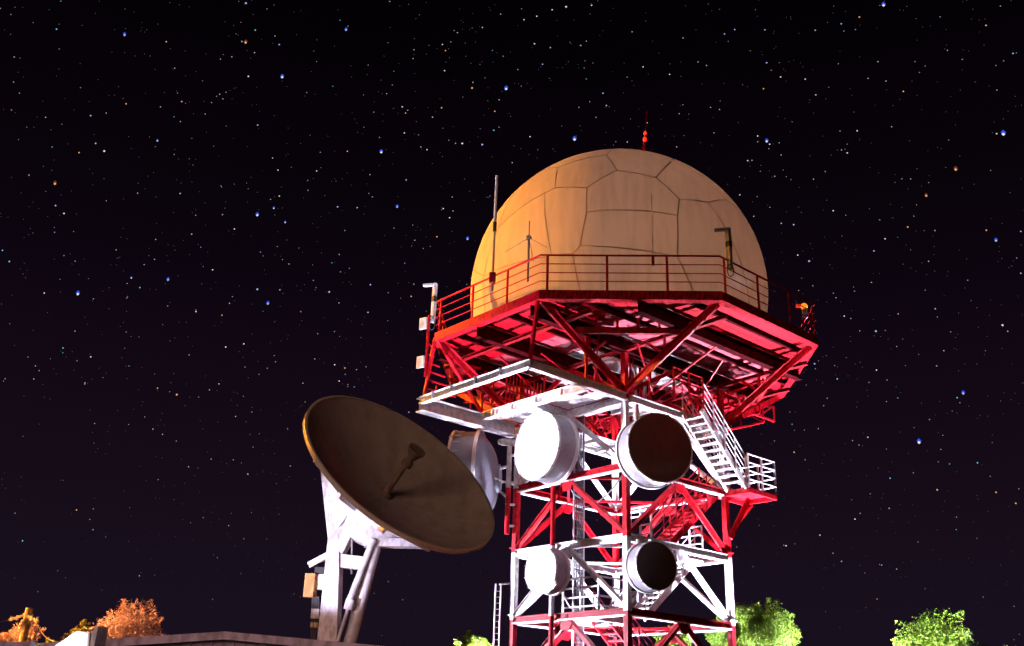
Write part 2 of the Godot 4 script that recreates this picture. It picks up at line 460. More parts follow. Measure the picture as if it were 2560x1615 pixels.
# ---------------------------------------------------------------- scene
func _ready() -> void:
	var cam := Camera3D.new()
	cam.name = "camera"
	add_child(cam)
	cam.transform = Transform3D(Basis(Vector3(0.99427, 0.03135, -0.10221), Vector3(0.00972, 0.92532, 0.37906), Vector3(0.10646, -0.37789, 0.91971)).orthonormalized(), Vector3(0, 1.7, 35.277))
	cam.fov = 35.949
	cam.near = 0.1
	cam.far = 6000.0
	cam.current = true

	var env := Environment.new()
	env.background_mode = Environment.BG_SKY
	var sky := Sky.new()
	var pano := PanoramaSkyMaterial.new()
	pano.panorama = sky_picture()
	sky.sky_material = pano
	env.sky = sky
	env.tonemap_mode = Environment.TONE_MAPPER_LINEAR
	env.tonemap_exposure = 1.0
	env.sdfgi_enabled = true
	env.ssao_enabled = true
	env.ssil_enabled = true
	var we := WorldEnvironment.new()
	we.name = "environment"
	we.environment = env
	add_child(we)

	cube = BoxMesh.new()
	rod = CylinderMesh.new()
	rod.top_radius = 1.0
	rod.bottom_radius = 1.0
	rod.height = 1.0
	rod.radial_segments = 10
	rod.rings = 0
	ball = SphereMesh.new()
	ball.radius = 0.5
	ball.height = 1.0
	ball.radial_segments = 16
	ball.rings = 8

	M.red = paint(Color(0.5, 0.004, 0.015), 0.45, 0.38, 0.9)
	M.red.metallic_specular = 0.3
	M.darkred = paint(Color(0.24, 0.003, 0.009), 0.5, 0.25)
	M.darkred.metallic_specular = 0.3
	M.shaded_red = paint(Color(0.045, 0.002, 0.004), 0.75, 0.3)  # red darkened to near black for the shade under the deck
	M.shaded_red.metallic_specular = 0.12
	M.white = paint(Color(0.76, 0.75, 0.77), 0.45, 0.2, 0.9)
	M.plate = paint(Color(0.46, 0.06, 0.09), 0.6, 0.3, 0.35)
	M.dome = paint(Color(0.74, 0.68, 0.62), 0.85, 0.06, 0.22)
	M.dome.uv1_scale = Vector3(0.35, 0.05, 0.35)
	M.dome.metallic_specular = 0.15
	M.dome.backlight_enabled = true
	M.dome.backlight = Color(0.5, 0.5, 0.5)
	for q in [["dome2", 0.94], ["dome3", 1.03]]:
		var dm: StandardMaterial3D = M.dome.duplicate()
		dm.albedo_color = (Color(0.74, 0.68, 0.62) * q[1]).linear_to_srgb()
		M[q[0]] = dm
	M.seam = plain(Color(0.5, 0.42, 0.34), 0.8)
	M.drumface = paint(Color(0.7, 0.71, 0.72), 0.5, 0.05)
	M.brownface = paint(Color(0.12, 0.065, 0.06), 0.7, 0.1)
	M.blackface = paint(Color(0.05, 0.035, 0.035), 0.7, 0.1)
	M.shroud = paint(Color(0.3, 0.3, 0.33), 0.45, 0.1)
	M.feed = paint(Color(0.25, 0.18, 0.165), 0.7, 0.2)
	M.dish = paint(Color(0.45, 0.365, 0.375), 0.8, 0.12, 0.35)
	M.rim = paint(Color(0.62, 0.56, 0.5), 0.6, 0.1)
	M.steel = plain(Color(0.42, 0.42, 0.44), 0.4, 0.7)
	M.black = plain(Color(0.02, 0.02, 0.022), 0.6)
	M.cable = plain(Color(0.05, 0.05, 0.055), 0.5)
	M.sodiumglow = glow(Color(1.0, 0.62, 0.22), 6.0)
	M.whiteglow = glow(Color(0.93, 0.92, 1.0), 6.0)
	M.wood = paint(Color(0.68, 0.55, 0.3), 0.8, 0.4, 1.5)
	M.ochre = paint(Color(0.62, 0.3, 0.07), 0.6, 0.2)
	M.tin = paint(Color(0.3, 0.225, 0.36), 0.5, 0.15, 0.5)
	M.trim = paint(Color(0.52, 0.42, 0.56), 0.5, 0.25)
	M.ground = paint(Color(0.09, 0.085, 0.07), 0.95, 0.4, 0.2)
	M.concrete = paint(Color(0.3, 0.29, 0.27), 0.9, 0.3, 0.5)

	stars(cam)
	lamps()
	ground()
	tower()
	platform()
	radome()
	frame()
	stairs()
	drums()
	small_things()
	earth_station()
	buildings()
	trees()


# ---------------------------------------------------------------- lamps: the floodlights and their lights
func flood(called: String, label: String, at: Vector3, to: Vector3, size: float, mat: Material, group := "", post := 0.0) -> Node3D:
	var base := Vector3(at.x, at.y - post, at.z)
	var o := thing(called, label, "floodlight", base, group)
	var z := (to - at).normalized()
	var x := (Vector3.UP if absf(z.y) < 0.95 else Vector3.RIGHT).cross(z).normalized()
	var y := z.cross(x)
	var s := Shape.new()
	s.box(Transform3D(Basis(x * size, y * size * 0.7, z * size * 0.35), at - z * size * 0.2))
	part(o, "housing", s, M.steel)
	s = Shape.new()
	s.box(Transform3D(Basis(x * size * 0.9, y * size * 0.6, z * 0.02), at - z * 0.005))
	part(o, "lamp_glass", s, mat)
	if post > 0.05:
		pipe(o, "post", base, at - z * size * 0.25, 0.05 if post < 3.0 else 0.14, M.steel)
	return o


func lamps() -> void:
	var cold := Color(0.92, 0.89, 1.0)
	var spots := [
		[Vector3(0.0, 0.75, 0.0), Vector3(0, 14, 0.2), 40.0, 760.0, "floodlight in the middle of the tower base, aimed straight up"],
		[Vector3(-4.6, 0.75, -2.2), Vector3(-1.0, 14, 0.4), 34.0, 160.0, "floodlight at the left rear foot of the tower, aimed up"],
		[Vector3(7.5, 0.75, -1.6), Vector3(2.2, 13, 0.2), 25.0, 1500.0, "floodlight on the ground to the right of the tower, aimed up"],
		[Vector3(1.2, 0.75, -8.0), Vector3(0.6, 13, 0.0), 30.0, 420.0, "floodlight behind the tower, aimed up at its back"],
	]
	for q in spots:
		flood("tower_floodlight", q[4], q[0], q[1], 0.5, M.whiteglow, "floodlights round the tower foot", 0.55)
		spot("tower_floodlight_beam", q[0] + (q[1] - q[0]).normalized() * 0.05, q[1], q[2], 0.35, cold, q[3], 0.25)
	# the key from the left, low, that whitens the left drums
	flood("yard_floodlight", "white floodlight on a low post far to the left of the tower", Vector3(-22, 2.2, 2.6), Vector3(0, 8, 0), 0.6, M.whiteglow, "", 2.2)
	spot("yard_floodlight_beam", Vector3(-21.94, 2.22, 2.59), Vector3(-0.5, 7.9, 0.5), 16.0, 0.25, cold, 2600.0, 0.3)
	# a smaller lamp added out of view to whiten the frame
	flood("added_frame_light", "small added floodlight, out of view below the cantilever frame", Vector3(-6.8, 0.7, 7.6), Vector3(-4.4, 11.9, 5.3), 0.4, M.whiteglow, "", 0.5)
	spot("added_frame_beam", Vector3(-6.79, 0.76, 7.59), Vector3(-4.5, 11.9, 5.3), 14.0, 0.4, cold, 950.0, 0.2)
	# the sodium heads on their mast, left of the picture
	var heads := [
		[Vector3(-34, 18, 2.6), Vector3(-3, 16.6, 0.5), 13.0, 2500.0, "orange sodium lamp head on the tall left mast, turned to the radome"],
		[Vector3(-34, 17.2, 0.4), Vector3(-21.5, 4.0, -4.5), 24.0, 3400.0, "orange sodium lamp head on the tall left mast, turned down to the trees"],
		[Vector3(-34, 17.2, 1.6), Vector3(-6.2, 6.3, 15.3), 9.0, 2200.0, "orange sodium lamp head on the tall left mast, turned to the dish"],
	]
	for q in heads:
		var fo := flood("sodium_lamp_head", q[4], q[0], q[1], 0.6, M.sodiumglow, "sodium lamp heads on the mast")
		bar(fo, "arm", q[0] - (q[1] - q[0]).normalized() * 0.2, Vector3(-34.5, 17.5, 3.0), 0.08, 0.08, M.steel)
		spot("sodium_beam", q[0] + (q[1] - q[0]).normalized() * 0.05, q[1], q[2], 0.5, Color(1.0, 0.6, 0.15) if q[3] < 3000.0 else Color(1.0, 0.6, 0.3), q[3], 0.3)
	var ms := thing("lamp_mast", "tall steel mast of the sodium lamps left of the tower", "mast", Vector3(-34.5, 0, 3))
	pipe(ms, "mast", Vector3(-34.5, 0, 3), Vector3(-34.5, 18.2, 3), 0.16, M.steel)
	# a weak warm lamp behind the camera
	flood("street_lamp", "warm street lamp standing behind the viewer", Vector3(-12, 9, 43), Vector3(-3, 6, 12), 0.5, M.sodiumglow, "", 9.0)
	spot("street_lamp_beam", Vector3(-11.95, 8.99, 42.9), Vector3(-2, 9, 8), 40.0, 0.4, Color(1.0, 0.79, 0.63), 180.0, 5.0)
	# a cold lamp added on the same post to brighten the shed front
	flood("added_shed_lamp", "added cold lamp head behind the viewer, turned to the shed", Vector3(-12.0, 8.4, 43.0), Vector3(-7, 2.6, 18), 0.35, M.whiteglow)
	spot("added_shed_beam", Vector3(-11.98, 8.38, 42.9), Vector3(-7.5, 2.2, 18), 11.0, 0.5, Color(0.88, 0.7, 1.0), 36.0, 0.2)
	# low floodlights added out of view to brighten the trees behind the tower
	var tree_fills := [
		[Vector3(9.5, 0.5, -5.0), Vector3(12.9, 5.6, -12), 2300.0, "added white floodlight on the lawn below the right hand bushes"],
		[Vector3(2.5, 0.5, -6.2), Vector3(5.0, 5.5, -12.5), 1050.0, "added white floodlight on the lawn behind the tower"],
		[Vector3(-5.0, 0.5, -6.0), Vector3(-6.9, 4.8, -12), 3600.0, "added white floodlight on the lawn left behind the tower"],
	]
	for q in tree_fills:
		flood("added_tree_light", q[3], q[0], q[1], 0.35, M.whiteglow, "added floodlights on the lawn", 0.3)
		spot("added_tree_beam", q[0] + (q[1] - q[0]).normalized() * 0.05, q[1], 44.0, 0.4, cold, q[2], 0.2)
	# a lamp added unseen inside, so that the radome glows evenly
	var o := thing("added_radome_lamp", "added warm lamp on a stand, unseen inside the radome", "lamp", Vector3(-0.05, 14.3, 0.5))
	pipe(o, "post", Vector3(-0.05, 14.3, 0.5), Vector3(-0.05, 16.55, 0.5), 0.06, M.steel)
	place(o, "bulb", ball, glow(Color(1.0, 0.75, 0.56), 4.0), Transform3D(Basis.from_scale(Vector3.ONE * 0.4), Vector3(0, 2.4, 0)))
	omni("added_radome_light", Vector3(-0.05, 16.7, 0.5), Color(1.0, 0.765, 0.64), 58.0, 0.15)


func ground() -> void:
	var p := PlaneMesh.new()
	p.size = Vector2(1600, 1600)
	var o := place(self, "ground", p, M.ground)
	o.set_meta("kind", "structure")
	o.set_meta("label", "dark level ground of the radar station")
	var s := Shape.new()
	s.aabox(Vector3(0, 0.06, 0), Vector3(10, 0.12, 10))
	var q := place(self, "concrete_pad", s.mesh(), M.concrete, Transform3D(Basis(Vector3.UP, 0.84), Vector3.ZERO))
	q.set_meta("kind", "structure")
	q.set_meta("label", "concrete pad under the tower")


# ---------------------------------------------------------------- lattice tower
func band(i: int) -> Material:
	# storey i lies between RINGS[i] and RINGS[i + 1]
	return [M.white, M.darkred, M.white, M.red, M.white][i]


func ring_paint(i: int) -> Material:
	return [M.white, M.darkred, M.darkred, M.white, M.red, M.white][i]


func tower() -> void:
	var o := thing("lattice_tower", "red and white square steel lattice tower carrying the radome platform", "tower")
	var cs := [Vector2(-HALF, -HALF), Vector2(HALF, -HALF), Vector2(HALF, HALF), Vector2(-HALF, HALF)]
	for c in cs:
		block(o, "foot_plate", W(c.x, 0.235, c.y), Vector3(0.6, 0.23, 0.6), M.concrete, 0.84)
	for i in 5:
		var lo: float = RINGS[i]
		var hi: float = RINGS[i + 1]
		for c in cs:
			var lg := bar(o, "leg", W(c.x, lo, c.y), W(c.x, hi, c.y), 0.19, 0.19, band(i))
			# flange plates and bolts at the splice
			if i > 0:
				var fl := Shape.new()
				fl.box(Transform3D(Basis(U * 0.3, Vector3.UP * 0.05, B * 0.3), W(c.x, lo + 0.16, c.y)))
				part(o, "flange_plate", fl, band(i))
	for c in cs:
		bar(o, "leg", W(c.x, 11.95, c.y), W(c.x, 13.55, c.y), 0.19, 0.19, M.red)
	for i in range(1, 6):
		for e in 4:
			var p: Vector2 = cs[e]
			var q: Vector2 = cs[(e + 1) % 4]
			ibeam(o, "ring_beam", W(p.x, RINGS[i], p.y), W(q.x, RINGS[i], q.y), 0.17, 0.2, ring_paint(i))
			bar(o, "lit_flange", W(p.x, RINGS[i] - 0.125, p.y), W(q.x, RINGS[i] - 0.125, q.y), 0.19, 0.045, M.white)  # white strip: bright light on the beam undersides, put into the colour
	for i in 5:
		for e in 4:
			var p: Vector2 = cs[e]
			var q: Vector2 = cs[(e + 1) % 4]
			var m := (p + q) * 0.5
			var top := W(m.x, RINGS[i + 1] - 0.12, m.y)
			for c in [p, q]:
				var d: Vector2 = (c - m) * 0.96 + m
				twin(o, "brace", top, W(d.x, RINGS[i] + 0.12, d.y), 0.2, band(i))
			# gusset plates where the braces meet the beam
			var g := Shape.new()
			var side := W(q.x - p.x, 0, q.y - p.y).normalized()
			var out := W(m.x, 0, m.y).normalized()
			g.prism(PackedVector3Array([top - side * 0.34 + out * 0.06, top + side * 0.34 + out * 0.06, top + side * 0.16 - Vector3.UP * 0.34 + out * 0.06, top - side * 0.16 - Vector3.UP * 0.34 + out * 0.06]), out * 0.02)
			part(o, "gusset_plate", g, band(i))
	# flat bracing inside each ring
	for i in range(2, 5):
		var mid := [W(0, RINGS[i], -HALF), W(HALF, RINGS[i], 0), W(0, RINGS[i], HALF), W(-HALF, RINGS[i], 0)]
		for e in 4:
			bar(o, "plan_brace", mid[e], mid[(e + 1) % 4], 0.08, 0.08, ring_paint(i))
	# the antenna mounting pipe on the left face and the one at the front leg
	for i in range(1, 5):
		pipe(o, "mounting_pipe", W(-2.78, RINGS[i], 0.55), W(-2.78, RINGS[i + 1], 0.55), 0.085, band(i))
	pipe(o, "mounting_pipe", W(-2.45, 9.7, -2.95), W(-2.45, 11.7, -2.95), 0.09, M.white)
	pipe(o, "mounting_pipe", W(-2.45, 5.4, -2.95), W(-2.45, 7.3, -2.95), 0.08, M.white)
	for h in [5.7, 7.0, 9.95, 11.4]:
		bar(o, "pipe_clamp", W(-2.45, h, -2.98), W(-2.55, h, -2.55), 0.1, 0.08, M.white)
	# the pipe beside the left leg that carries the large drum
	pipe(o, "mounting_pipe", Vector3(-3.98, 9.69, 0.3), Vector3(-3.98, 11.25, 0.3), 0.09, M.white)
	pipe(o, "mounting_pipe", Vector3(-3.98, 8.05, 0.3), Vector3(-3.98, 9.69, 0.3), 0.09, M.red)
	for h in [8.35, 9.1, 9.9, 10.9]:
		bar(o, "pipe_clamp", Vector3(-4.06, h, 0.32), Vector3(-3.62, h, 0.18), 0.1, 0.07, M.white)
	# vertical cable ladder with its cables inside the tower
	var ct := thing("cable_ladder", "grey cable ladder with dark cables climbing inside the tower", "cable ladder", W(-1.08, 0.12, 1.0))
	for q in [-0.24, 0.24]:
		bar(ct, "stringer", W(-1.08 + q, 0.12, 1.0), W(-1.08 + q, 13.9, 1.0), 0.04, 0.07, M.steel)
	for j in 46:
		bar(ct, "rung", W(-1.3, 0.35 + j * 0.295, 1.0), W(-0.86, 0.35 + j * 0.295, 1.0), 0.03, 0.03, M.steel)
	for j in 5:
		pipe(ct, "cable", W(-1.24 + j * 0.08, 0.12, 0.95), W(-1.24 + j * 0.08, 13.8, 0.95), 0.022, M.cable)
	# the short cable ladder outside the left leg
	var cl := thing("hanging_cable_ladder", "narrow cable ladder standing outside the left leg of the tower", "cable ladder", Vector3(-4.22, 0, 0.25))
	for q in [-0.09, 0.09]:
		bar(cl, "stringer", Vector3(-4.22 + q, 0, 0.25), Vector3(-4.22 + q, 6.35, 0.25), 0.03, 0.05, M.steel)
	for j in 30:
		bar(cl, "rung", Vector3(-4.3, 0.3 + j * 0.2, 0.25), Vector3(-4.14, 0.3 + j * 0.2, 0.25), 0.02, 0.02, M.steel)
	bar(cl, "arm", Vector3(-4.2, 6.33, 0.25), Vector3(-3.68, 6.4, 0.18), 0.05, 0.05, M.white)


# ---------------------------------------------------------------- octagonal platform
const OCT: Array[Vector2] = [Vector2(-7.05, -3.13), Vector2(-3.13, -7.05), Vector2(2.1, -7.05), Vector2(6.1, -3.0), Vector2(6.1, 2.0), Vector2(2.1, 6.1), Vector2(-3.0, 6.1), Vector2(-7.05, 2.1)]


func clip_line(horizontal: bool, at: float) -> Vector2:
	# where the line a = at (or b = at) enters and leaves the octagon
	var lo := INF
	var hi := -INF
	for i in 8:
		var p := OCT[i]
		var q := OCT[(i + 1) % 8]
		var s := (p.y - at) if horizontal else (p.x - at)
		var e := (q.y - at) if horizontal else (q.x - at)
		if s * e < 0.0:
			var c := p.lerp(q, s / (s - e))
			var x := c.x if horizontal else c.y
			lo = minf(lo, x)
			hi = maxf(hi, x)
	return Vector2(lo, hi)


func platform() -> void:
	var o := thing("octagonal_platform", "red octagonal steel platform with railings at the tower top", "platform", Vector3(0, 13.55, 0))
	# deck plates, one by one, cut to the octagon
	var oct := PackedVector2Array(OCT)
	var ga := [-7.1, -5.6, -4.15, -2.6, -0.9, 0.9, 2.6, 4.3, 6.2]
	for i in ga.size() - 1:
		for j in ga.size() - 1:
			var cell := PackedVector2Array([Vector2(ga[i] + 0.008, ga[j] + 0.008), Vector2(ga[i + 1] - 0.008, ga[j] + 0.008), Vector2(ga[i + 1] - 0.008, ga[j + 1] - 0.008), Vector2(ga[i] + 0.008, ga[j + 1] - 0.008)])
			for poly in Geometry2D.intersect_polygons(cell, oct):
				var s := Shape.new()
				var pts := PackedVector3Array()
				for p in poly:
					pts.append(W(p.x, 14.18, p.y))
				s.prism(pts, Vector3.UP * 0.06)
				var inner: bool = absf((ga[i] + ga[i + 1]) * 0.5 + 0.4) < 4.3 and absf((ga[j] + ga[j + 1]) * 0.5 + 0.4) < 4.3
				part(o, "deck_plate", s, (M.white if absf(ga[i] + ga[i + 1]) < 3.8 and absf(ga[j] + ga[j + 1]) < 3.8 else M.plate) if inner else M.red)  # white of the middle plates stands in for light from below
	# girders and joists, with their shade put into the colour
	for b in [-5.2, -2.6, 0.0, 2.6, 4.7]:
		var c := clip_line(true, b)
		ibeam(o, "girder", W(c.x + 0.12, 13.82, b), W(c.y - 0.12, 13.82, b), 0.24, 0.46, M.shaded_red)
	for b in [-6.15, -3.9, -1.3, 1.3, 3.65, 5.4]:
		var c := clip_line(true, b)
		ibeam(o, "joist", W(c.x + 0.1, 14.09, b), W(c.y - 0.1, 14.09, b), 0.1, 0.17, M.shaded_red)
	for a in [-5.8, -2.6, 2.6, 4.6]:
		var c := clip_line(false, a)
		ibeam(o, "cross_beam", W(a, 13.66, c.x + 0.25), W(a, 13.66, c.y - 0.25), 0.15, 0.13, M.darkred)
	# fascia round the edge
	for i in 8:
		var p := OCT[i]
		var q := OCT[(i + 1) % 8]
		bar(o, "fascia", W(p.x, 14.12, p.y), W(q.x, 14.12, q.y), 0.06, 0.3, M.red)
		var inn := W((p.x + q.x) * 0.5, 0, (p.y + q.y) * 0.5).normalized() * -0.12
		bar(o, "fascia_flange", W(p.x, 13.975, p.y) + inn, W(q.x, 13.975, q.y) + inn, 0.22, 0.02, M.red)
	# railing: posts and four rails on each edge
	for i in 8:
		var p := OCT[i]
		var q := OCT[(i + 1) % 8]
		var n := 3
		for s in n:
			var m := p.lerp(q, (s + 0.12) / n)
			bar(o, "rail_post", W(m.x, 14.0, m.y), W(m.x, 15.46, m.y), 0.055, 0.055, M.red)
		for h in [14.58, 14.87, 15.17]:
			pipe(o, "rail", W(p.x, h, p.y), W(q.x, h, q.y), 0.016, M.red)
		pipe(o, "top_rail", W(p.x, 15.47, p.y), W(q.x, 15.47, q.y), 0.032, M.red)
	# knee braces from the legs to the corners, with their V struts
	var legs := [Vector2(-HALF, -HALF), Vector2(HALF, -HALF), Vector2(HALF, HALF), Vector2(-HALF, HALF)]
	var aims := [[0, 1], [2, 3], [4, 5], [6, 7]]
	for l in 4:
		var mids := []
		for c in aims[l]:
			var foot := W(legs[l].x, 12.12, legs[l].y)
			var head := W(OCT[c].x * 0.97, 13.95, OCT[c].y * 0.97)
			twin(o, "knee_brace", foot, head, 0.26, M.red)
			for f in [0.45, 0.72]:
				var at: Vector3 = foot.lerp(head, f)
				bar(o, "strut", at, Vector3(at.x, 13.6, at.z), 0.07, 0.07, M.red)
				var g: Vector3 = foot.lerp(head, f - 0.2)
				bar(o, "strut", at, Vector3(g.x, 13.62, g.z), 0.08, 0.08, M.red)
				var gp := Shape.new()
				var dr := (head - foot).normalized()
				gp.prism(PackedVector3Array([at - dr * 0.24, at + dr * 0.24, at + Vector3.UP * 0.3]), dr.cross(Vector3.UP).normalized() * 0.03)
				part(o, "gusset_plate", gp, M.red)
			mids.append(foot.lerp(head, 0.62))
		# the beam that ties the two braces, with hangers
		bar(o, "tie_beam", mids[0] + Vector3.UP * 0.28, mids[1] + Vector3.UP * 0.28, 0.14, 0.2, M.darkred)
		for f in [0.2, 0.4, 0.6, 0.8]:
			var t: Vector3 = mids[0].lerp(mids[1], f) + Vector3.UP * 0.38
			bar(o, "hanger", t, Vector3(t.x, 13.98, t.z), 0.06, 0.06, M.red)
		# lattice between the legs under the deck
		var nx: Vector2 = legs[(l + 1) % 4]
		var lg: Vector2 = legs[l]
		var top := W((lg.x + nx.x) * 0.5, 13.58, (lg.y + nx.y) * 0.5)
		twin(o, "truss_brace", W(lg.x, 12.15, lg.y), top, 0.16, M.red)
		twin(o, "truss_brace", W(nx.x, 12.15, nx.y), top, 0.16, M.red)
		for f in [0.25, 0.75]:
			var mm: Vector2 = lg.lerp(nx, f)
			bar(o, "hanger", W(mm.x, 12.86, mm.y), W(mm.x, 13.6, mm.y), 0.06, 0.06, M.red)
	# light lattice frames that hang below the outer deck
	var lattices := [[4.5, -3.0, 4.2, true], [2.75, -5.8, -2.8, false], [4.5, -2.8, 3.6, false], [-4.7, 2.8, 5.0, true], [-2.75, 2.9, 5.8, false], [2.7, 2.9, 5.8, true], [5.6, -2.4, 1.8, true], [0.6, 2.8, 5.8, true], [-0.8, 2.8, 5.8, true], [5.5, -2.6, 1.9, false], [0.7, 2.8, 5.8, false]]
	for q in lattices:
		var count := int((q[2] - q[1]) / 0.95)
		var pts := []
		for j in count + 1:
			var w: float = lerpf(q[1], q[2], float(j) / count)
			pts.append([W(q[0], 13.0, w), W(q[0], 13.62, w)] if q[3] else [W(w, 13.0, q[0]), W(w, 13.62, q[0])])
		bar(o, "lattice_chord", pts[0][0], pts[count][0], 0.07, 0.07, M.red)
		for j in count + 1:
			bar(o, "lattice_post", pts[j][0], pts[j][1], 0.05, 0.05, M.red)
			if j < count:
				bar(o, "lattice_diagonal", pts[j][j % 2], pts[j + 1][(j + 1) % 2], 0.045, 0.045, M.red)
	# crossed bars on the two far faces between tower head and deck
	for j in 4:
		for q in [true, false]:
			var w0 := -2.6 + 1.3 * j
			var w1 := w0 + 1.3
			var p0 := W(2.6, 12.1, w0) if q else W(w0, 12.1, 2.6)
			var p1 := W(2.6, 13.6, w1) if q else W(w1, 13.6, 2.6)
			var p2 := W(2.6, 13.6, w0) if q else W(w0, 13.6, 2.6)
			var p3 := W(2.6, 12.1, w1) if q else W(w1, 12.1, 2.6)
			bar(o, "cross_bar", p0, p1, 0.06, 0.06, M.red)
			bar(o, "cross_bar", p2, p3, 0.05, 0.05, M.red)
			bar(o, "hanger", p3, p1, 0.07, 0.07, M.red)
	# pipes that rise through the middle, with struts that spread to the deck beams
	for j in 6:
		pipe(o, "riser_pipe", W(-0.75 + j * 0.26, 11.9, -1.0), W(-0.75 + j * 0.26, 14.1, -1.0), 0.05, M.white if j % 2 == 0 else M.red)
	for j in 4:
		pipe(o, "conduit", W(-2.42 + j * 0.09, 12.0, -2.42 - j * 0.05), W(-2.42 + j * 0.09, 14.1, -2.42 - j * 0.05), 0.022, M.darkred)
	for j in 10:
		var w := TAU * j / 10.0 + 0.2
		bar(o, "spreader", W(0.2 * cos(w), 12.35, -0.4 + 0.2 * sin(w)), W(2.3 * cos(w), 13.6, -0.4 + 2.1 * sin(w)), 0.05, 0.05, M.red)
	for j in 8:
		var w := TAU * (j + 0.5) / 8.0
		bar(o, "outer_strut", W(2.7 * cos(w), 12.5, 2.7 * sin(w)), W(5.2 * cos(w + 0.22), 13.62, 5.2 * sin(w + 0.22)), 0.055, 0.055, M.red)
		bar(o, "outer_strut", W(2.7 * cos(w), 12.5, 2.7 * sin(w)), W(4.4 * cos(w - 0.3), 13.62, 4.4 * sin(w - 0.3)), 0.045, 0.045, M.red)
	# a small hoist frame and rails under the middle of the deck
	for q in [-0.9, -0.35, 0.35, 0.9]:
		bar(o, "hanger", W(q, 12.7, -0.3), W(q, 13.6, -0.3), 0.07, 0.07, M.red)
		bar(o, "hanger", W(q * 1.6, 12.9, 1.2), W(q * 1.6, 13.6, 1.2), 0.06, 0.06, M.red)
	bar(o, "hoist_beam", W(-1.3, 12.75, -0.3), W(1.3, 12.75, -0.3), 0.12, 0.16, M.darkred)
	# corner posts that stand on the cantilever frame below
	bar(o, "corner_post", W(-7.0, 12.12, -2.72), W(-7.0, 14.1, -3.02), 0.1, 0.1, M.red)
	bar(o, "corner_post", W(-7.05, 12.12, 2.5), W(-7.05, 14.1, 2.1), 0.1, 0.1, M.red)
	bar(o, "corner_post", W(-4.45, 12.12, 2.6), W(-4.45, 13.65, 2.6), 0.08, 0.08, M.red)
	bar(o, "corner_post", W(-4.45, 12.12, -2.6), W(-4.45, 13.6, -2.6), 0.08, 0.08, M.red)
	bar(o, "diagonal", W(-7.0, 14.0, 2.0), W(-4.45, 12.15, 2.6), 0.1, 0.1, M.red)
	for f in [0.18, 0.36, 0.54, 0.72, 0.9]:
		bar(o, "ladder_rung", W(-7.05, 13.9 - 1.7 * f, 2.45), W(-7.0 + 1.7 * f * 0.85, 13.9 - 1.7 * f, 2.5), 0.045, 0.045, M.red)
	# thin bars of the inner stair cage on the left
	for j in 12:
		bar(o, "cage_bar", W(-3.9 + 0.17 * j, 12.1, 1.9), W(-3.9 + 0.17 * j, 13.6, 1.9), 0.045, 0.045, M.red)
	for h in [12.5, 12.95]:
		bar(o, "cage_rail", W(-4.0, h, 1.9), W(-1.9, h, 1.9), 0.05, 0.05, M.red)
	for j in 14:
		bar(o, "cage_bar", W(3.0, 12.1, -1.6 + 0.3 * j), W(3.4, 13.6, -1.6 + 0.3 * j), 0.05, 0.05, M.red)
	for h in [12.45, 12.95]:
		bar(o, "cage_rail", W(3.1, h, -1.7), W(3.1, h, 2.5), 0.05, 0.05, M.red)


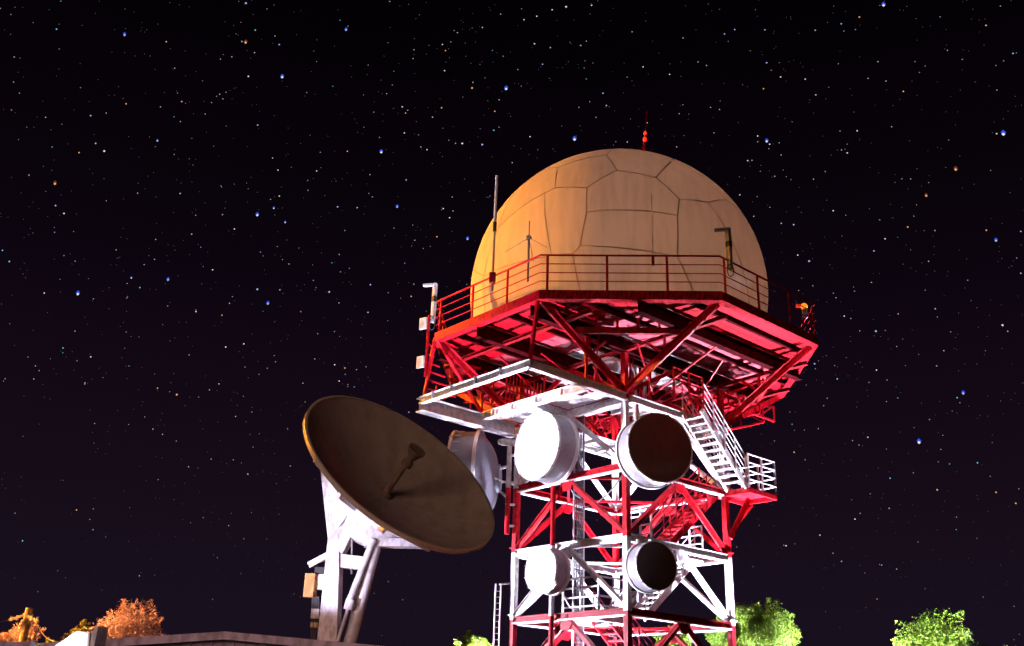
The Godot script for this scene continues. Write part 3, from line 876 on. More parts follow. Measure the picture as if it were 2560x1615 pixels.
# ---------------------------------------------------------------- radome
func radome() -> void:
	var cen := Vector3(-0.05, 17.0, 0.5)
	var rad := 5.56
	var low := -2.76
	var o := thing("radome", "large pale radome of curved polygon panels on the platform", "radome", Vector3(-0.05, 14.25, 0.5))
	var seeds: Array[Vector3] = []
	for i in range(0, PANELS.size(), 2):
		var az := deg_to_rad(PANELS[i])
		var el := deg_to_rad(PANELS[i + 1])
		seeds.append(Vector3(sin(az) * cos(el), sin(el), cos(az) * cos(el)))
	var seam := Shape.new()
	for i in seeds.size():
		var s := seeds[i]
		var t1 := s.cross(Vector3(0.13, 0.97, 0.2)).normalized()
		var t2 := s.cross(t1)
		var poly: Array[Vector3] = [s + t1 * 2 + t2 * 2, s - t1 * 2 + t2 * 2, s - t1 * 2 - t2 * 2, s + t1 * 2 - t2 * 2]
		for j in seeds.size():
			if j == i:
				continue
			var d := s - seeds[j]
			var cut: Array[Vector3] = []
			for q in poly.size():
				var a := poly[q]
				var b := poly[(q + 1) % poly.size()]
				var da := a.dot(d)
				var db := b.dot(d)
				if da >= 0.0:
					cut.append(a)
				if da * db < 0.0:
					cut.append(a.lerp(b, da / (da - db)))
			poly = cut
		if poly.size() < 3:
			continue
		var c := Vector3.ZERO
		var highest := -2.0
		for p in poly:
			c += p.normalized()
			highest = maxf(highest, p.normalized().y)
		c = c.normalized()
		if highest * rad < low + 0.1:
			continue
		# the boundary, finely divided, drawn in by the width of the joint
		var edge: Array[Vector3] = []
		var line: Array[Vector3] = []
		for q in poly.size():
			var a := poly[q].normalized()
			var b := poly[(q + 1) % poly.size()].normalized()
			var cuts := maxi(1, int(a.distance_to(b) / 0.09))
			for f in cuts:
				var p := a.lerp(b, float(f) / cuts).normalized()
				line.append(p)
				edge.append((p + (c - p).normalized() * 0.0045).normalized())
		var sh := Shape.new()
		var rings := 7
		var m := edge.size()
		for r in rings:
			for q in m:
				var e0 := edge[q]
				var e1 := edge[(q + 1) % m]
				var pts := [c.lerp(e0, float(r) / rings).normalized(), c.lerp(e1, float(r) / rings).normalized(), c.lerp(e1, float(r + 1) / rings).normalized(), c.lerp(e0, float(r + 1) / rings).normalized()]
				var pos := []
				for p in pts:
					pos.append(on_dome(p, cen, rad, low))
				if r > 0:
					sh.tri(pos[0], pos[1], pos[2], pts[0], pts[1], pts[2])
				sh.tri(pos[0], pos[2], pos[3], pts[0], pts[2], pts[3])
		# turned-in flange
		for q in m:
			var e0 := edge[q]
			var e1 := edge[(q + 1) % m]
			var out := (e0 - c).normalized()
			sh.quad(on_dome(e0, cen, rad, low), on_dome(e1, cen, rad, low), on_dome(e1, cen, rad - 0.06, low), on_dome(e0, cen, rad - 0.06, low), out)
			# gasket strip in the joint, in short bolted lengths
			if q % 3 != 2:
				var l0 := line[q]
				var l1 := line[(q + 1) % m]
				var w := (c - l0).normalized() * 0.0042
				seam.quad(on_dome(l0, cen, rad + 0.008, low), on_dome(l1, cen, rad + 0.008, low), on_dome((l1 + w).normalized(), cen, rad + 0.008, low), on_dome((l0 + w).normalized(), cen, rad + 0.008, low), l0)
			seam.quad(on_dome(line[q], cen, rad - 0.03, low), on_dome(line[(q + 1) % m], cen, rad - 0.03, low), on_dome(edge[(q + 1) % m], cen, rad - 0.03, low), on_dome(edge[q], cen, rad - 0.03, low), line[q])
		part(o, "panel", sh, [M.dome, M.dome2, M.dome3][i % 3])
	part(o, "seam_gasket", seam, M.seam)
	var ringm := Shape.new()
	ringm.lathe(Transform3D(Basis(), Vector3(cen.x, 14.24, cen.z)), PackedVector2Array([Vector2(4.88, 0.0), Vector2(5.0, 0.0), Vector2(5.0, 0.14), Vector2(4.85, 0.14)]), 64)
	part(o, "base_ring", ringm, M.seam)
	# obstruction light and rod on top
	var at := Vector3(1.05, 22.36, 1.25)
	var ob := thing("obstruction_light", "red obstruction light with a thin rod on top of the radome", "obstruction light", at)
	pipe(ob, "rod", at - Vector3.UP * 0.05, at + Vector3(0.16, 2.4, 0), 0.025, M.red)
	var gl := glow(Color(1.0, 0.1, 0.03), 1.6)
	place(ob, "lamp_glass", ball, gl, Transform3D(Basis.from_scale(Vector3(0.16, 0.24, 0.16)), Vector3(0.05, 1.12, 0)))
	place(ob, "lamp_glass", ball, gl, Transform3D(Basis.from_scale(Vector3(0.12, 0.2, 0.12)), Vector3(0.07, 1.4, 0)))
	pipe(ob, "neck", at + Vector3(0.0, 0.3, 0), at + Vector3(0.04, 0.98, 0), 0.06, M.red)
	omni("obstruction_light_bulb", at + Vector3(0.05, 1.12, 0), Color(1.0, 0.12, 0.04), 0.5, 0.08)


func on_dome(p: Vector3, cen: Vector3, rad: float, low: float) -> Vector3:
	var q := p * rad
	if q.y < low:
		var h := Vector2(q.x, q.z)
		if h.length() > 0.0001:
			h = h.normalized() * sqrt(maxf(rad * rad - low * low, 0.0))
		q = Vector3(h.x, low, h.y)
	return cen + q


# ---------------------------------------------------------------- cantilever frame at the head of the white storey
func frame() -> void:
	var o := thing("cantilever_frame", "white steel frame jutting left from the tower under the platform", "frame", W(-4.45, 11.78, 0))
	var y := 11.93
	ibeam(o, "beam", W(-7.1, y, -2.85), W(-7.1, y, 2.6), 0.18, 0.26, M.white)
	ibeam(o, "beam", W(-7.1, y, -2.76), W(-2.75, y, -2.76), 0.18, 0.26, M.white)
	ibeam(o, "beam", W(-2.5, y, -2.76), W(2.75, y, -2.76), 0.18, 0.26, M.white)
	ibeam(o, "beam", W(-7.1, y - 0.1, 2.68), W(-2.75, y - 0.1, 2.68), 0.42, 0.5, M.white)
	ibeam(o, "beam", W(-4.45, y, -2.62), W(-4.45, y, 2.4), 0.2, 0.3, M.white)
	ibeam(o, "beam", W(-4.3, y - 0.02, 0.0), W(-2.75, y - 0.02, 0.0), 0.14, 0.24, M.white)
	# deck plates of the walkway, with gaps
	var cells := [
		[-4.3, -3.55, -1.45, -0.1], [-3.5, -2.75, -1.45, -0.1], [-4.3, -3.55, 0.1, 1.2], [-3.5, -2.75, 0.1, 1.2], [-4.3, -3.55, 1.25, 2.35], [-3.5, -2.75, 1.25, 2.35], [-3.45, -2.75, -2.6, -1.5],
		[-2.45, -1.3, -2.45, -1.2], [-1.25, -0.1, -2.45, -1.2], [-0.05, 0.9, -2.45, -1.75], [-2.45, -1.3, 1.3, 2.45], [-1.25, -0.1, 1.5, 2.45], [-0.05, 1.1, 1.5, 2.45], [1.15, 2.45, 1.5, 2.45], [-2.45, -1.7, -1.15, 0.0], [1.6, 2.45, -0.6, 1.4],
		[0.95, 2.45, -2.45, -1.75],
	]
	for c in cells:
		var s := Shape.new()
		s.prism(PackedVector3Array([W(c[0], 12.06, c[2]), W(c[1], 12.06, c[2]), W(c[1], 12.06, c[3]), W(c[0], 12.06, c[3])]), Vector3.UP * 0.04)
		part(o, "walkway_plate", s, M.white)
	for a in [-1.8, -0.7, 0.4, 1.5]:
		ibeam(o, "walkway_joist", W(a, y - 0.02, -2.5), W(a, y - 0.02, -1.25), 0.1, 0.16, M.white)
		ibeam(o, "walkway_joist", W(a, y - 0.02, 1.4), W(a, y - 0.02, 2.5), 0.1, 0.16, M.white)
	# bolts and cleats on the beams
	for q in [-1.6, -0.4, 0.8, 1.8]:
		bar(o, "cleat", W(-7.22, y - 0.1, q), W(-7.22, y + 0.12, q), 0.05, 0.1, M.steel)
		bar(o, "cleat", W(-4.57, y - 0.1, q), W(-4.57, y + 0.1, q), 0.05, 0.1, M.steel)


# ---------------------------------------------------------------- stairs
func flight(label: String, p: Vector3, q: Vector3, w: float, mat: Material, railm: Material) -> void:
	# p is the foot, q the head; both on the centre line of a flight running along the tower's a axis
	var o := thing("stair_flight", label, "stairs", p, "stair flights of the tower")
	for s in [-0.5, 0.5]:
		bar(o, "stringer", p + B * w * s, q + B * w * s, 0.05, 0.22, mat)
	var n := int((q.y - p.y) / 0.205)
	for i in range(1, n + 1):
		var c: Vector3 = p.lerp(q, float(i) / (n + 1))
		bar(o, "tread", c - B * (w * 0.5 - 0.03), c + B * (w * 0.5 - 0.03), 0.25, 0.045, mat)
	var up := Vector3.UP
	for s in [-0.56, 0.56]:
		var off: Vector3 = B * w * s
		for h in [0.3, 0.55, 0.8, 1.05]:
			pipe(o, "handrail", p + off + up * h, q + off + up * h, 0.022 if h > 1.0 else 0.016, railm)
		for f in [0.02, 0.26, 0.5, 0.74, 0.98]:
			var c: Vector3 = p.lerp(q, f) + off
			bar(o, "baluster", c - up * 0.08, c + up * 1.05, 0.035, 0.035, railm)


func landing(label: String, a0: float, a1: float, h: float, b0: float, b1: float, mat: Material, railm: Material, sides: Array) -> void:
	var o := thing("stair_landing", label, "landing", W((a0 + a1) * 0.5, h - 0.12, (b0 + b1) * 0.5), "stair landings of the tower")
	var s := Shape.new()
	s.prism(PackedVector3Array([W(a0, h - 0.02, b0), W(a1, h - 0.02, b0), W(a1, h - 0.02, b1), W(a0, h - 0.02, b1)]), Vector3.UP * 0.04)
	part(o, "deck_plate", s, mat)
	var cs := [Vector2(a0, b0), Vector2(a1, b0), Vector2(a1, b1), Vector2(a0, b1)]
	for e in 4:
		var p: Vector2 = cs[e]
		var q: Vector2 = cs[(e + 1) % 4]
		bar(o, "edge_beam", W(p.x, h - 0.1, p.y), W(q.x, h - 0.1, q.y), 0.07, 0.15, mat)
		if e in sides:
			for y in [0.3, 0.6, 0.9, 1.2]:
				pipe(o, "rail", W(p.x, h + y, p.y), W(q.x, h + y, q.y), 0.03, railm)
			for f in [0.0, 0.5, 1.0]:
				var m: Vector2 = p.lerp(q, f)
				bar(o, "rail_post", W(m.x, h, m.y), W(m.x, h + 1.23, m.y), 0.055, 0.055, railm)


func stairs() -> void:
	flight("upper white stair flight rising left outside the front right face", W(2.45, 9.72, -3.25), W(0.1, 11.98, -3.25), 0.78, M.white, M.white)
	flight("red stair flight rising right inside the red storey", W(-0.35, 7.44, -2.05), W(2.5, 9.7, -2.05), 0.75, M.red, M.red)
	flight("lower white stair flight rising right behind the small drums", W(-0.5, 5.18, -1.05), W(2.3, 7.42, -1.05), 0.75, M.white, M.white)
	flight("lowest red stair flight at the foot of the picture", W(1.7, 2.92, -0.1), W(-1.1, 5.16, -0.1), 0.75, M.darkred, M.darkred)
	landing("corner landing with white rails outside the right leg", 2.5, 4.1, 9.7, -3.72, -2.3, M.red, M.white, [0, 1, 2])
	landing("inner landing at the head of the lower white stairs", 1.2, 2.5, 7.42, -1.6, -0.5, M.white, M.white, [1])
	landing("inner landing at the head of the lowest red stairs", -2.4, -1.0, 5.14, -1.2, 0.4, M.white, M.white, [0, 3])
	landing("small landing at the foot of the red stairs", -1.3, -0.4, 7.42, -2.5, -1.6, M.white, M.white, [3])
	var o := thing("landing_bracket", "red triangular bracket under the corner landing", "bracket", W(2.65, 8.2, -2.9))
	bar(o, "strut", W(2.68, 8.1, -2.68), W(3.3, 9.52, -3.1), 0.16, 0.16, M.red)
	bar(o, "strut", W(2.7, 8.1, -2.5), W(4.2, 9.5, -2.6), 0.08, 0.08, M.red)
	# railing of the walkway at the stair head
	var r := thing("walkway_railing", "white railing at the head of the upper stairs", "railing", W(-0.7, 12.1, -3.6))
	for h in [12.4, 12.75, 13.1]:
		pipe(r, "rail", W(-1.4, h, -3.7), W(0.15, h, -3.7), 0.025, M.red)
	for a in [-1.4, -0.6, 0.15]:
		bar(r, "rail_post", W(a, 12.0, -3.7), W(a, 13.12, -3.7), 0.05, 0.05, M.red)


# ---------------------------------------------------------------- drum antennas
func drum(label: String, face: Vector3, az: float, r: float, depth: float, facem: Material, tail: float, group: String, mount: Vector3, hub := 0.25, sh: Material = null) -> Node3D:
	var n := Vector3(sin(az), 0, cos(az))
	var x := n.cross(Vector3.UP).normalized()
	var t := Transform3D(Basis(x, n, x.cross(n)), face)
	var o := thing("drum_antenna", label, "antenna", face - Vector3.UP * r, group)
	var s := Shape.new()
	s.lathe(t, PackedVector2Array([Vector2(r * 0.985, -0.01), Vector2(r * 0.97, 0.02), Vector2(r * 0.7, 0.045), Vector2(0.0, 0.06)]), 56)
	part(o, "radome_face", s, facem)
	s = Shape.new()
	s.lathe(t, PackedVector2Array([Vector2(r, -depth), Vector2(r, 0.0)]), 56)
	part(o, "shroud", s, sh if sh else M.shroud)
	s = Shape.new()
	s.lathe(t, PackedVector2Array([Vector2(r * 0.985, 0.015), Vector2(r * 0.985, 0.035), Vector2(r * 1.02, 0.035), Vector2(r * 1.02, -0.06), Vector2(r, -0.06)]).duplicate(), 56)
	part(o, "front_band", s, M.drumface)
	s = Shape.new()
	s.lathe(t, PackedVector2Array([Vector2(r, -depth - 0.07), Vector2(r * 1.045, -depth - 0.07), Vector2(r * 1.045, -depth + 0.05), Vector2(r, -depth + 0.05)]), 56)
	part(o, "rear_band", s, M.drumface)
	s = Shape.new()
	var prof := PackedVector2Array()
	for i in 9:
		var f := i / 8.0
		var rr := lerpf(hub, r, f)
		prof.append(Vector2(rr, -depth - tail * (1.0 - f * f)))
	s.lathe(t, prof, 56)
	part(o, "reflector_back", s, sh if sh else M.shroud)
	s = Shape.new()
	s.lathe(t, PackedVector2Array([Vector2(0.0, -depth - tail - 0.12), Vector2(hub, -depth - tail - 0.12), Vector2(hub, -depth - tail + 0.08)]), 24)
	part(o, "hub", s, sh if sh else M.drumface)
	for i in 12:
		var w := TAU * (i + 0.5) / 12.0
		var e := x * cos(w) + Vector3.UP * sin(w)
		var cl := Shape.new()
		cl.box(Transform3D(Basis(e.cross(n) * 0.05, n * 0.16, e * 0.03), face - n * 0.02 + e * r * 1.025))
		part(o, "rim_clip", cl, M.steel)
	var back := face - n * (depth + tail)
	for q in [-0.35, 0.35]:
		bar(o, "mount_arm", back + Vector3.UP * q * r * 0.6, mount + Vector3.UP * q * r, 0.08, 0.08, M.white)
	for q in [-1.0, 1.0]:
		bar(o, "side_strut", face - n * depth + x * q * r * 0.75, mount + Vector3.UP * 0.05 * q, 0.05, 0.05, M.white)
	return o


func drums() -> void:
	drum("large white drum antenna facing front left on the tower", W(-3.92, 10.58, 0.2), deg_to_rad(-46), 1.16, 0.78, M.drumface, 0.3, "drum antennas of the tower", W(-2.75, 10.6, 0.5))
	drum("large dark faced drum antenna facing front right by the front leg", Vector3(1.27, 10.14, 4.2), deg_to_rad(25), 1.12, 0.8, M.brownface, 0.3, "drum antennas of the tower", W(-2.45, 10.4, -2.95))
	drum("small white drum antenna facing front left, low on the tower", W(-3.62, 6.5, 0.2), deg_to_rad(-42), 0.72, 0.55, M.drumface, 0.22, "drum antennas of the tower", W(-2.75, 6.5, 0.5), 0.18)
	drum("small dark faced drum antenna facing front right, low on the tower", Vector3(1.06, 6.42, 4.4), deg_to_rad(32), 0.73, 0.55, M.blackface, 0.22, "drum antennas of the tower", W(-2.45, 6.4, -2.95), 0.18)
	M.greydrum = paint(Color(0.15, 0.155, 0.19), 0.5, 0.08)
	var o := drum("huge grey drum antenna seen from the side, facing left", Vector3(-5.95, 10.05, 0.2), deg_to_rad(-91), 1.68, 0.92, M.drumface, 0.62, "drum antennas of the tower", Vector3(-3.98, 9.9, 0.3), 0.5, M.greydrum)
	# feeder cables from the drums to the cable ladder
	var runs := [[W(-2.6, 10.4, 0.4), W(-1.1, 9.4, 0.92)], [W(-2.3, 10.0, -2.7), W(-1.0, 9.0, 0.9)], [W(-2.6, 6.3, 0.4), W(-1.15, 5.6, 0.92)], [W(-2.3, 6.3, -2.7), W(-1.05, 5.3, 0.9)]]
	var names := ["feeder cable of the large white drum antenna", "feeder cable of the large dark faced drum antenna", "feeder cable of the small white drum antenna", "feeder cable of the small dark faced drum antenna"]
	for i in 4:
		var fc := thing("feeder_cable", names[i], "cable", runs[i][0], "feeder cables of the drum antennas")
		var cs := Shape.new()
		for j in 8:
			var f0 := j / 8.0
			var f1 := (j + 1) / 8.0
			cs.tube(runs[i][0].lerp(runs[i][1], f0) - Vector3.UP * 0.35 * sin(PI * f0), runs[i][0].lerp(runs[i][1], f1) - Vector3.UP * 0.35 * sin(PI * f1), 0.025, 0.025, 8)
		part(fc, "sheath", cs, M.cable)
	# stiffening clips along the shroud
	for i in 12:
		var w := TAU * i / 24.0 - 0.1
		var c := Vector3(-5.75, 10.05 + cos(w) * 1.69, 0.2 + sin(w) * 1.69)
		block(o, "clip", c, Vector3(0.24, 0.05, 0.05), M.steel)


# ---------------------------------------------------------------- small things on the platform
func small_things() -> void:
	var up := Vector3.UP
	var w1 := Vector3(-4.1, 0, 5.86)
	var o := thing("whip_antenna", "tall pale whip antenna on the left railing, highest of the whips", "antenna", w1 + up * 14.9, "whip antennas on the railing")
	pipe(o, "lower_rod", w1 + up * 14.9, w1 + up * 17.3, 0.04, M.steel)
	pipe(o, "coupling", w1 + up * 17.1, w1 + up * 17.45, 0.06, M.black)
	pipe(o, "whip", w1 + up * 17.4, w1 + up * 19.25, 0.05, M.white)
	block(o, "clamp", w1 + up * 15.4, Vector3(0.2, 0.35, 0.14), M.darkred)
	var w2 := Vector3(-2.86, 0, 6.62)
	o = thing("ground_plane_antenna", "short antenna with drooping radials near the left front corner", "antenna", w2 + up * 14.9, "whip antennas on the railing")
	pipe(o, "mast", w2 + up * 14.9, w2 + up * 16.45, 0.035, M.steel)
	pipe(o, "whip", w2 + up * 16.45, w2 + up * 17.05, 0.02, M.steel)
	block(o, "hub", w2 + up * 16.45, Vector3(0.16, 0.1, 0.16), M.steel)
	for q in [Vector3(-0.75, -0.55, 0.1), Vector3(0.6, -0.5, 0.3), Vector3(0.1, -0.5, -0.7), Vector3(0.05, -0.55, 0.7)]:
		pipe(o, "radial", w2 + up * 16.45, w2 + up * 16.45 + q, 0.012, M.steel)
	var w3 := Vector3(1.08, 0, 7.16)
	o = thing("thin_whip_antenna", "very thin pale whip antenna in front of the radome", "antenna", w3 + up * 15.3, "whip antennas on the railing")
	pipe(o, "whip", w3 + up * 15.3, w3 + up * 17.68, 0.017, M.white)
	block(o, "clamp", w3 + up * 15.3, Vector3(0.09, 0.3, 0.09), M.darkred)
	# bent posts with a lamp arm
	var places := [[Vector3(3.47, 15.2, 6.7), 1.42, "steel bent top post on the right front railing before the radome", M.steel], [Vector3(-6.45, 14.75, 3.62), 1.5, "cream bent top post at the left end of the railing", M.white]]
	for q in places:
		var p: Vector3 = q[0]
		var h: float = q[1]
		o = thing("bent_post", q[2], "post", p, "bent top posts on the railing")
		bar(o, "lower_post", p, p + up * h * 0.52, 0.13, 0.13, q[3])
		bar(o, "dark_band", p + up * h * 0.52, p + up * h * 0.66, 0.145, 0.145, M.black)
		bar(o, "upper_post", p + up * h * 0.66, p + up * h, 0.13, 0.13, q[3])
		bar(o, "arm", p + up * (h - 0.04) + Vector3(0.07, 0, 0), p + Vector3(-0.42, h - 0.1, 0.06), 0.14, 0.07, q[3])
		# a loop of cable at the foot
		for j in 8:
			var a0 := TAU * j / 8.0
			var a1 := TAU * (j + 1) / 8.0
			pipe(o, "cable_loop", p + Vector3(cos(a0) * 0.1, -0.1 + sin(a0) * 0.22, 0.09), p + Vector3(cos(a1) * 0.1, -0.1 + sin(a1) * 0.22, 0.09), 0.014, M.cable)
	# antenna pole outside the left corner with two flat panels
	var pb := Vector3(-6.58, 12.75, 3.66)
	o = thing("antenna_pole", "red pole outside the left corner of the platform", "pole", pb)
	pipe(o, "pole", pb, pb + up * 2.25, 0.055, M.red)
	for h in [0.05, 1.25]:
		pipe(o, "bracket", pb + up * h, pb + Vector3(0.28, h - 0.25, -0.1), 0.03, M.red)
	for q in [[14.68, "upper cream flat panel antenna on the red pole"], [13.25, "lower cream flat panel antenna on the red pole"]]:
		var c := Vector3(-6.76, q[0], 3.72)
		var pa := thing("panel_antenna", q[1], "antenna", c - up * 0.2, "flat panel antennas on the left pole")
		block(pa, "panel", c, Vector3(0.3, 0.42, 0.07), M.white, -0.45)
		block(pa, "bracket", c + Vector3(0.09, 0, -0.05), Vector3(0.14, 0.08, 0.08), M.steel)
	# amber warning lamp on the right railing
	var am := Vector3(6.55, 15.47, 1.95)
	o = thing("amber_lamp", "small lit amber lamp on the right hand railing", "lamp", am)
	block(o, "socket", am + up * 0.17, Vector3(0.16, 0.34, 0.16), M.white)
	place(o, "lamp_glass", ball, glow(Color(1.0, 0.5, 0.04), 1.5), Transform3D(Basis.from_scale(Vector3(0.24, 0.26, 0.24)), up * 0.44))
	block(o, "reflector", am + Vector3(-0.2, 0.47, 0), Vector3(0.16, 0.1, 0.12), glow(Color(1.0, 0.05, 0.02), 0.7))
	omni("amber_lamp_bulb", am + up * 0.44, Color(1.0, 0.55, 0.1), 0.35, 0.06)
	# a camera-like sensor above the big drum
	o = thing("sensor_unit", "white rounded sensor unit behind the large left drum", "sensor", Vector3(-3.98, 11.25, 0.3))
	var s := Shape.new()
	s.lathe(Transform3D(Basis(Vector3.UP, Vector3(-0.98, 0.0, 0.2), Vector3(0.2, 0, 0.98)), Vector3(-3.75, 11.36, 0.3)), PackedVector2Array([Vector2(0.0, 0.0), Vector2(0.13, 0.0), Vector2(0.13, 0.5), Vector2(0.09, 0.64), Vector2(0.0, 0.68)]), 20)
	part(o, "body", s, M.white)
	block(o, "foot", Vector3(-3.98, 11.27, 0.3), Vector3(0.12, 0.1, 0.12), M.white)


# ---------------------------------------------------------------- earth station dish
func earth_station() -> void:
	var n := Vector3(0.605, 0.632, 0.483).normalized()
	var c := Vector3(-4.486, 6.623, 15.361)
	var r := 2.258
	var deep := 0.7
	var x := n.cross(Vector3.UP).normalized()
	var t := Transform3D(Basis(x, n, x.cross(n)), c - n * deep)
	var o := thing("earth_station_dish", "large brown dish antenna on a white mount behind the shed", "dish antenna", Vector3(-5.6, 2.95, 15.0))
	var s := Shape.new()
	var prof := PackedVector2Array()
	# twelve petals with a fine joint between them
	for k in 12:
		s = Shape.new()
		for i in 12:
			for j in 6:
				var cr := []
				for e in [[i, j], [i + 1, j], [i + 1, j + 1], [i, j + 1]]:
					var f: float = e[0] / 12.0
					var rr := 0.12 + (r - 0.12) * f
					var gap := 0.003 / rr
					var w := lerpf(TAU * k / 12.0 + gap, TAU * (k + 1) / 12.0 - gap, e[1] / 6.0)
					var rd: Vector3 = t.basis.x * cos(w) + t.basis.z * sin(w)
					var y: float = deep * (rr / r) * (rr / r)
					cr.append([t.origin + rd * rr + n * y, (n - rd * 2.0 * deep * rr / (r * r)).normalized()])
				s.tri(cr[0][0], cr[1][0], cr[2][0], cr[0][1], cr[1][1], cr[2][1])
				s.tri(cr[0][0], cr[2][0], cr[3][0], cr[0][1], cr[2][1], cr[3][1])
		part(o, "reflector_panel", s, M.dish)
	# back shell, a little behind
	s = Shape.new()
	prof = PackedVector2Array()
	for i in 17:
		var f := i / 16.0
		prof.append(Vector2(r * f, deep * f * f - 0.07))
	s.lathe(t, prof, 96)
	part(o, "back_shell", s, M.white)
	s = Shape.new()
	s.lathe(t, PackedVector2Array([Vector2(r - 0.005, deep - 0.075), Vector2(r + 0.05, deep - 0.075), Vector2(r + 0.05, deep + 0.015), Vector2(r - 0.005, deep + 0.015)]), 96)
	part(o, "rim", s, M.rim)
	# radial ribs on the back
	for i in 12:
		var w := TAU * i / 12.0
		var e := t.basis.x * cos(w) + t.basis.z * sin(w)
		var rib := Shape.new()
		var v := t.origin
		var pl := PackedVector3Array([v + e * 0.5 + n * (deep * 0.05 - 0.09), v + e * 2.05 + n * (deep * 0.82 - 0.09), v + e * 2.0 + n * (deep * 0.78 - 0.2), v + e * 0.6 - n * 0.42])
		rib.prism(pl, e.cross(n) * 0.05)
		part(o, "rib", rib, M.white)
	# hub drum behind the vertex
	s = Shape.new()
	s.lathe(t, PackedVector2Array([Vector2(0.0, -1.0), Vector2(0.55, -1.0), Vector2(0.72, -0.85), Vector2(0.95, -0.1)]), 40)
	part(o, "hub", s, M.white)
	# hatch on the hub
	var hb := (Vector3(-0.55, -0.35, 0.75)).slide(n).normalized()
	s = Shape.new()
	s.box(Transform3D(Basis(hb.cross(n) * 0.16, n * 0.62, hb * 0.05), t.origin - n * 0.52 + hb * 0.83))
	part(o, "hatch", s, M.drumface)
	# feed stalk and horn
	var v0 := t.origin
	s = Shape.new()
	s.lathe(Transform3D(t.basis, v0), PackedVector2Array([Vector2(0.17, 0.0), Vector2(0.17, 0.04), Vector2(0.08, 0.1), Vector2(0.055, 0.85)]), 24)
	part(o, "feed_stalk", s, M.feed)
	s = Shape.new()
	s.lathe(Transform3D(t.basis, v0 + n * 0.82), PackedVector2Array([Vector2(0.0, 0.0), Vector2(0.12, 0.0), Vector2(0.12, 0.1), Vector2(0.075, 0.14), Vector2(0.09, 0.2), Vector2(0.19, 0.4), Vector2(0.2, 0.44), Vector2(0.17, 0.445), Vector2(0.14, 0.43), Vector2(0.0, 0.44)]), 32)
	part(o, "feed_horn", s, M.feed)
	# mount: tapered post, yoke plate, strut, tie and actuator
	s = Shape.new()
	s.prism(PackedVector3Array([Vector3(-5.99, 2.95, 14.85), Vector3(-5.58, 2.95, 14.85), Vector3(-5.68, 4.5, 14.85), Vector3(-5.76, 5.3, 14.85), Vector3(-5.98, 5.6, 14.85), Vector3(-5.98, 4.6, 14.85)]), Vector3(0, 0, 0.34))
	part(o, "post", s, M.white)
	s = Shape.new()
	s.prism(PackedVector3Array([Vector3(-5.98, 5.2, 14.9), Vector3(-5.66, 4.9, 14.9), Vector3(-5.4, 5.5, 14.9), Vector3(-5.9, 6.2, 14.9), Vector3(-6.3, 6.7, 14.9)]), Vector3(0.0, 0, 0.28))
	part(o, "yoke_plate", s, M.white)
	s = Shape.new()
	s.tube(Vector3(-5.42, 2.97, 15.0), Vector3(-5.02, 5.05, 15.05), 0.13, 0.13, 12)
	s.tube(Vector3(-5.02, 5.0, 15.05), Vector3(-4.98, 5.25, 15.0), 0.13, 0.07, 12)
	part(o, "strut", s, M.white)
	bar(o, "tie_beam", Vector3(-5.7, 4.78, 15.02), Vector3(-5.08, 4.72, 15.05), 0.24, 0.26, M.white)
	s = Shape.new()
	s.tube(Vector3(-5.55, 3.2, 15.25), Vector3(-5.4, 3.85, 15.25), 0.035, 0.035, 10)
	s.tube(Vector3(-5.4, 3.8, 15.25), Vector3(-5.36, 4.0, 15.25), 0.1, 0.1, 12)
	s.tube(Vector3(-5.38, 4.0, 15.25), Vector3(-5.02, 5.2, 15.2), 0.07, 0.07, 12)
	part(o, "actuator", s, M.white)
	s = Shape.new()
	s.box(along(Vector3(-5.25, 5.16, 15.05), Vector3(-3.95, 5.2, 14.75), 0.3, 0.16))
	part(o, "counter_beam", s, M.white)
	# cable drooping from the hub
	for j in 6:
		pipe(o, "cable", Vector3(-5.5 + j * 0.01, 5.3 - j * 0.13, 15.1), Vector3(-5.49 + j * 0.01, 5.17 - j * 0.13, 15.1), 0.02, M.concrete)
	block(o, "base_plate", Vector3(-5.62, 3.0, 15.0), Vector3(1.1, 0.1, 0.9), M.darkred)
	# equipment cabinets on the left of the post
	var eq := thing("junction_box", "orange lit junction box fixed to the dish mount", "box", Vector3(-6.28, 4.05, 15.1))
	block(eq, "case", Vector3(-6.26, 4.27, 15.1), Vector3(0.2, 0.46, 0.26), M.ochre)
	block(eq, "bracket", Vector3(-6.08, 4.35, 15.05), Vector3(0.22, 0.3, 0.14), M.white)
	for j in 5:
		pipe(eq, "cable", Vector3(-6.2 + j * 0.03, 4.06, 15.1), Vector3(-6.12 + j * 0.035, 3.05 + 0.1 * j, 15.1), 0.018, M.cable)
	var eq2 := thing("terminal_box", "lower small box under the junction box on the dish mount", "box", Vector3(-6.1, 3.5, 15.12))
	block(eq2, "case", Vector3(-6.08, 3.72, 15.12), Vector3(0.16, 0.18, 0.2), M.white)
	block(eq2, "cover", Vector3(-6.08, 3.5, 15.12), Vector3(0.14, 0.1, 0.18), M.wood)
	var fx := thing("mount_lamp", "small white lamp head on the left of the dish mount", "lamp", Vector3(-6.15, 4.62, 15.15))
	var fs := Shape.new()
	fs.box(along(Vector3(-6.32, 4.66, 15.2), Vector3(-5.95, 4.9, 15.1), 0.16, 0.12))
	part(fx, "head", fs, M.drumface)
	block(fx, "bracket", Vector3(-6.1, 4.58, 15.1), Vector3(0.2, 0.12, 0.1), M.black)


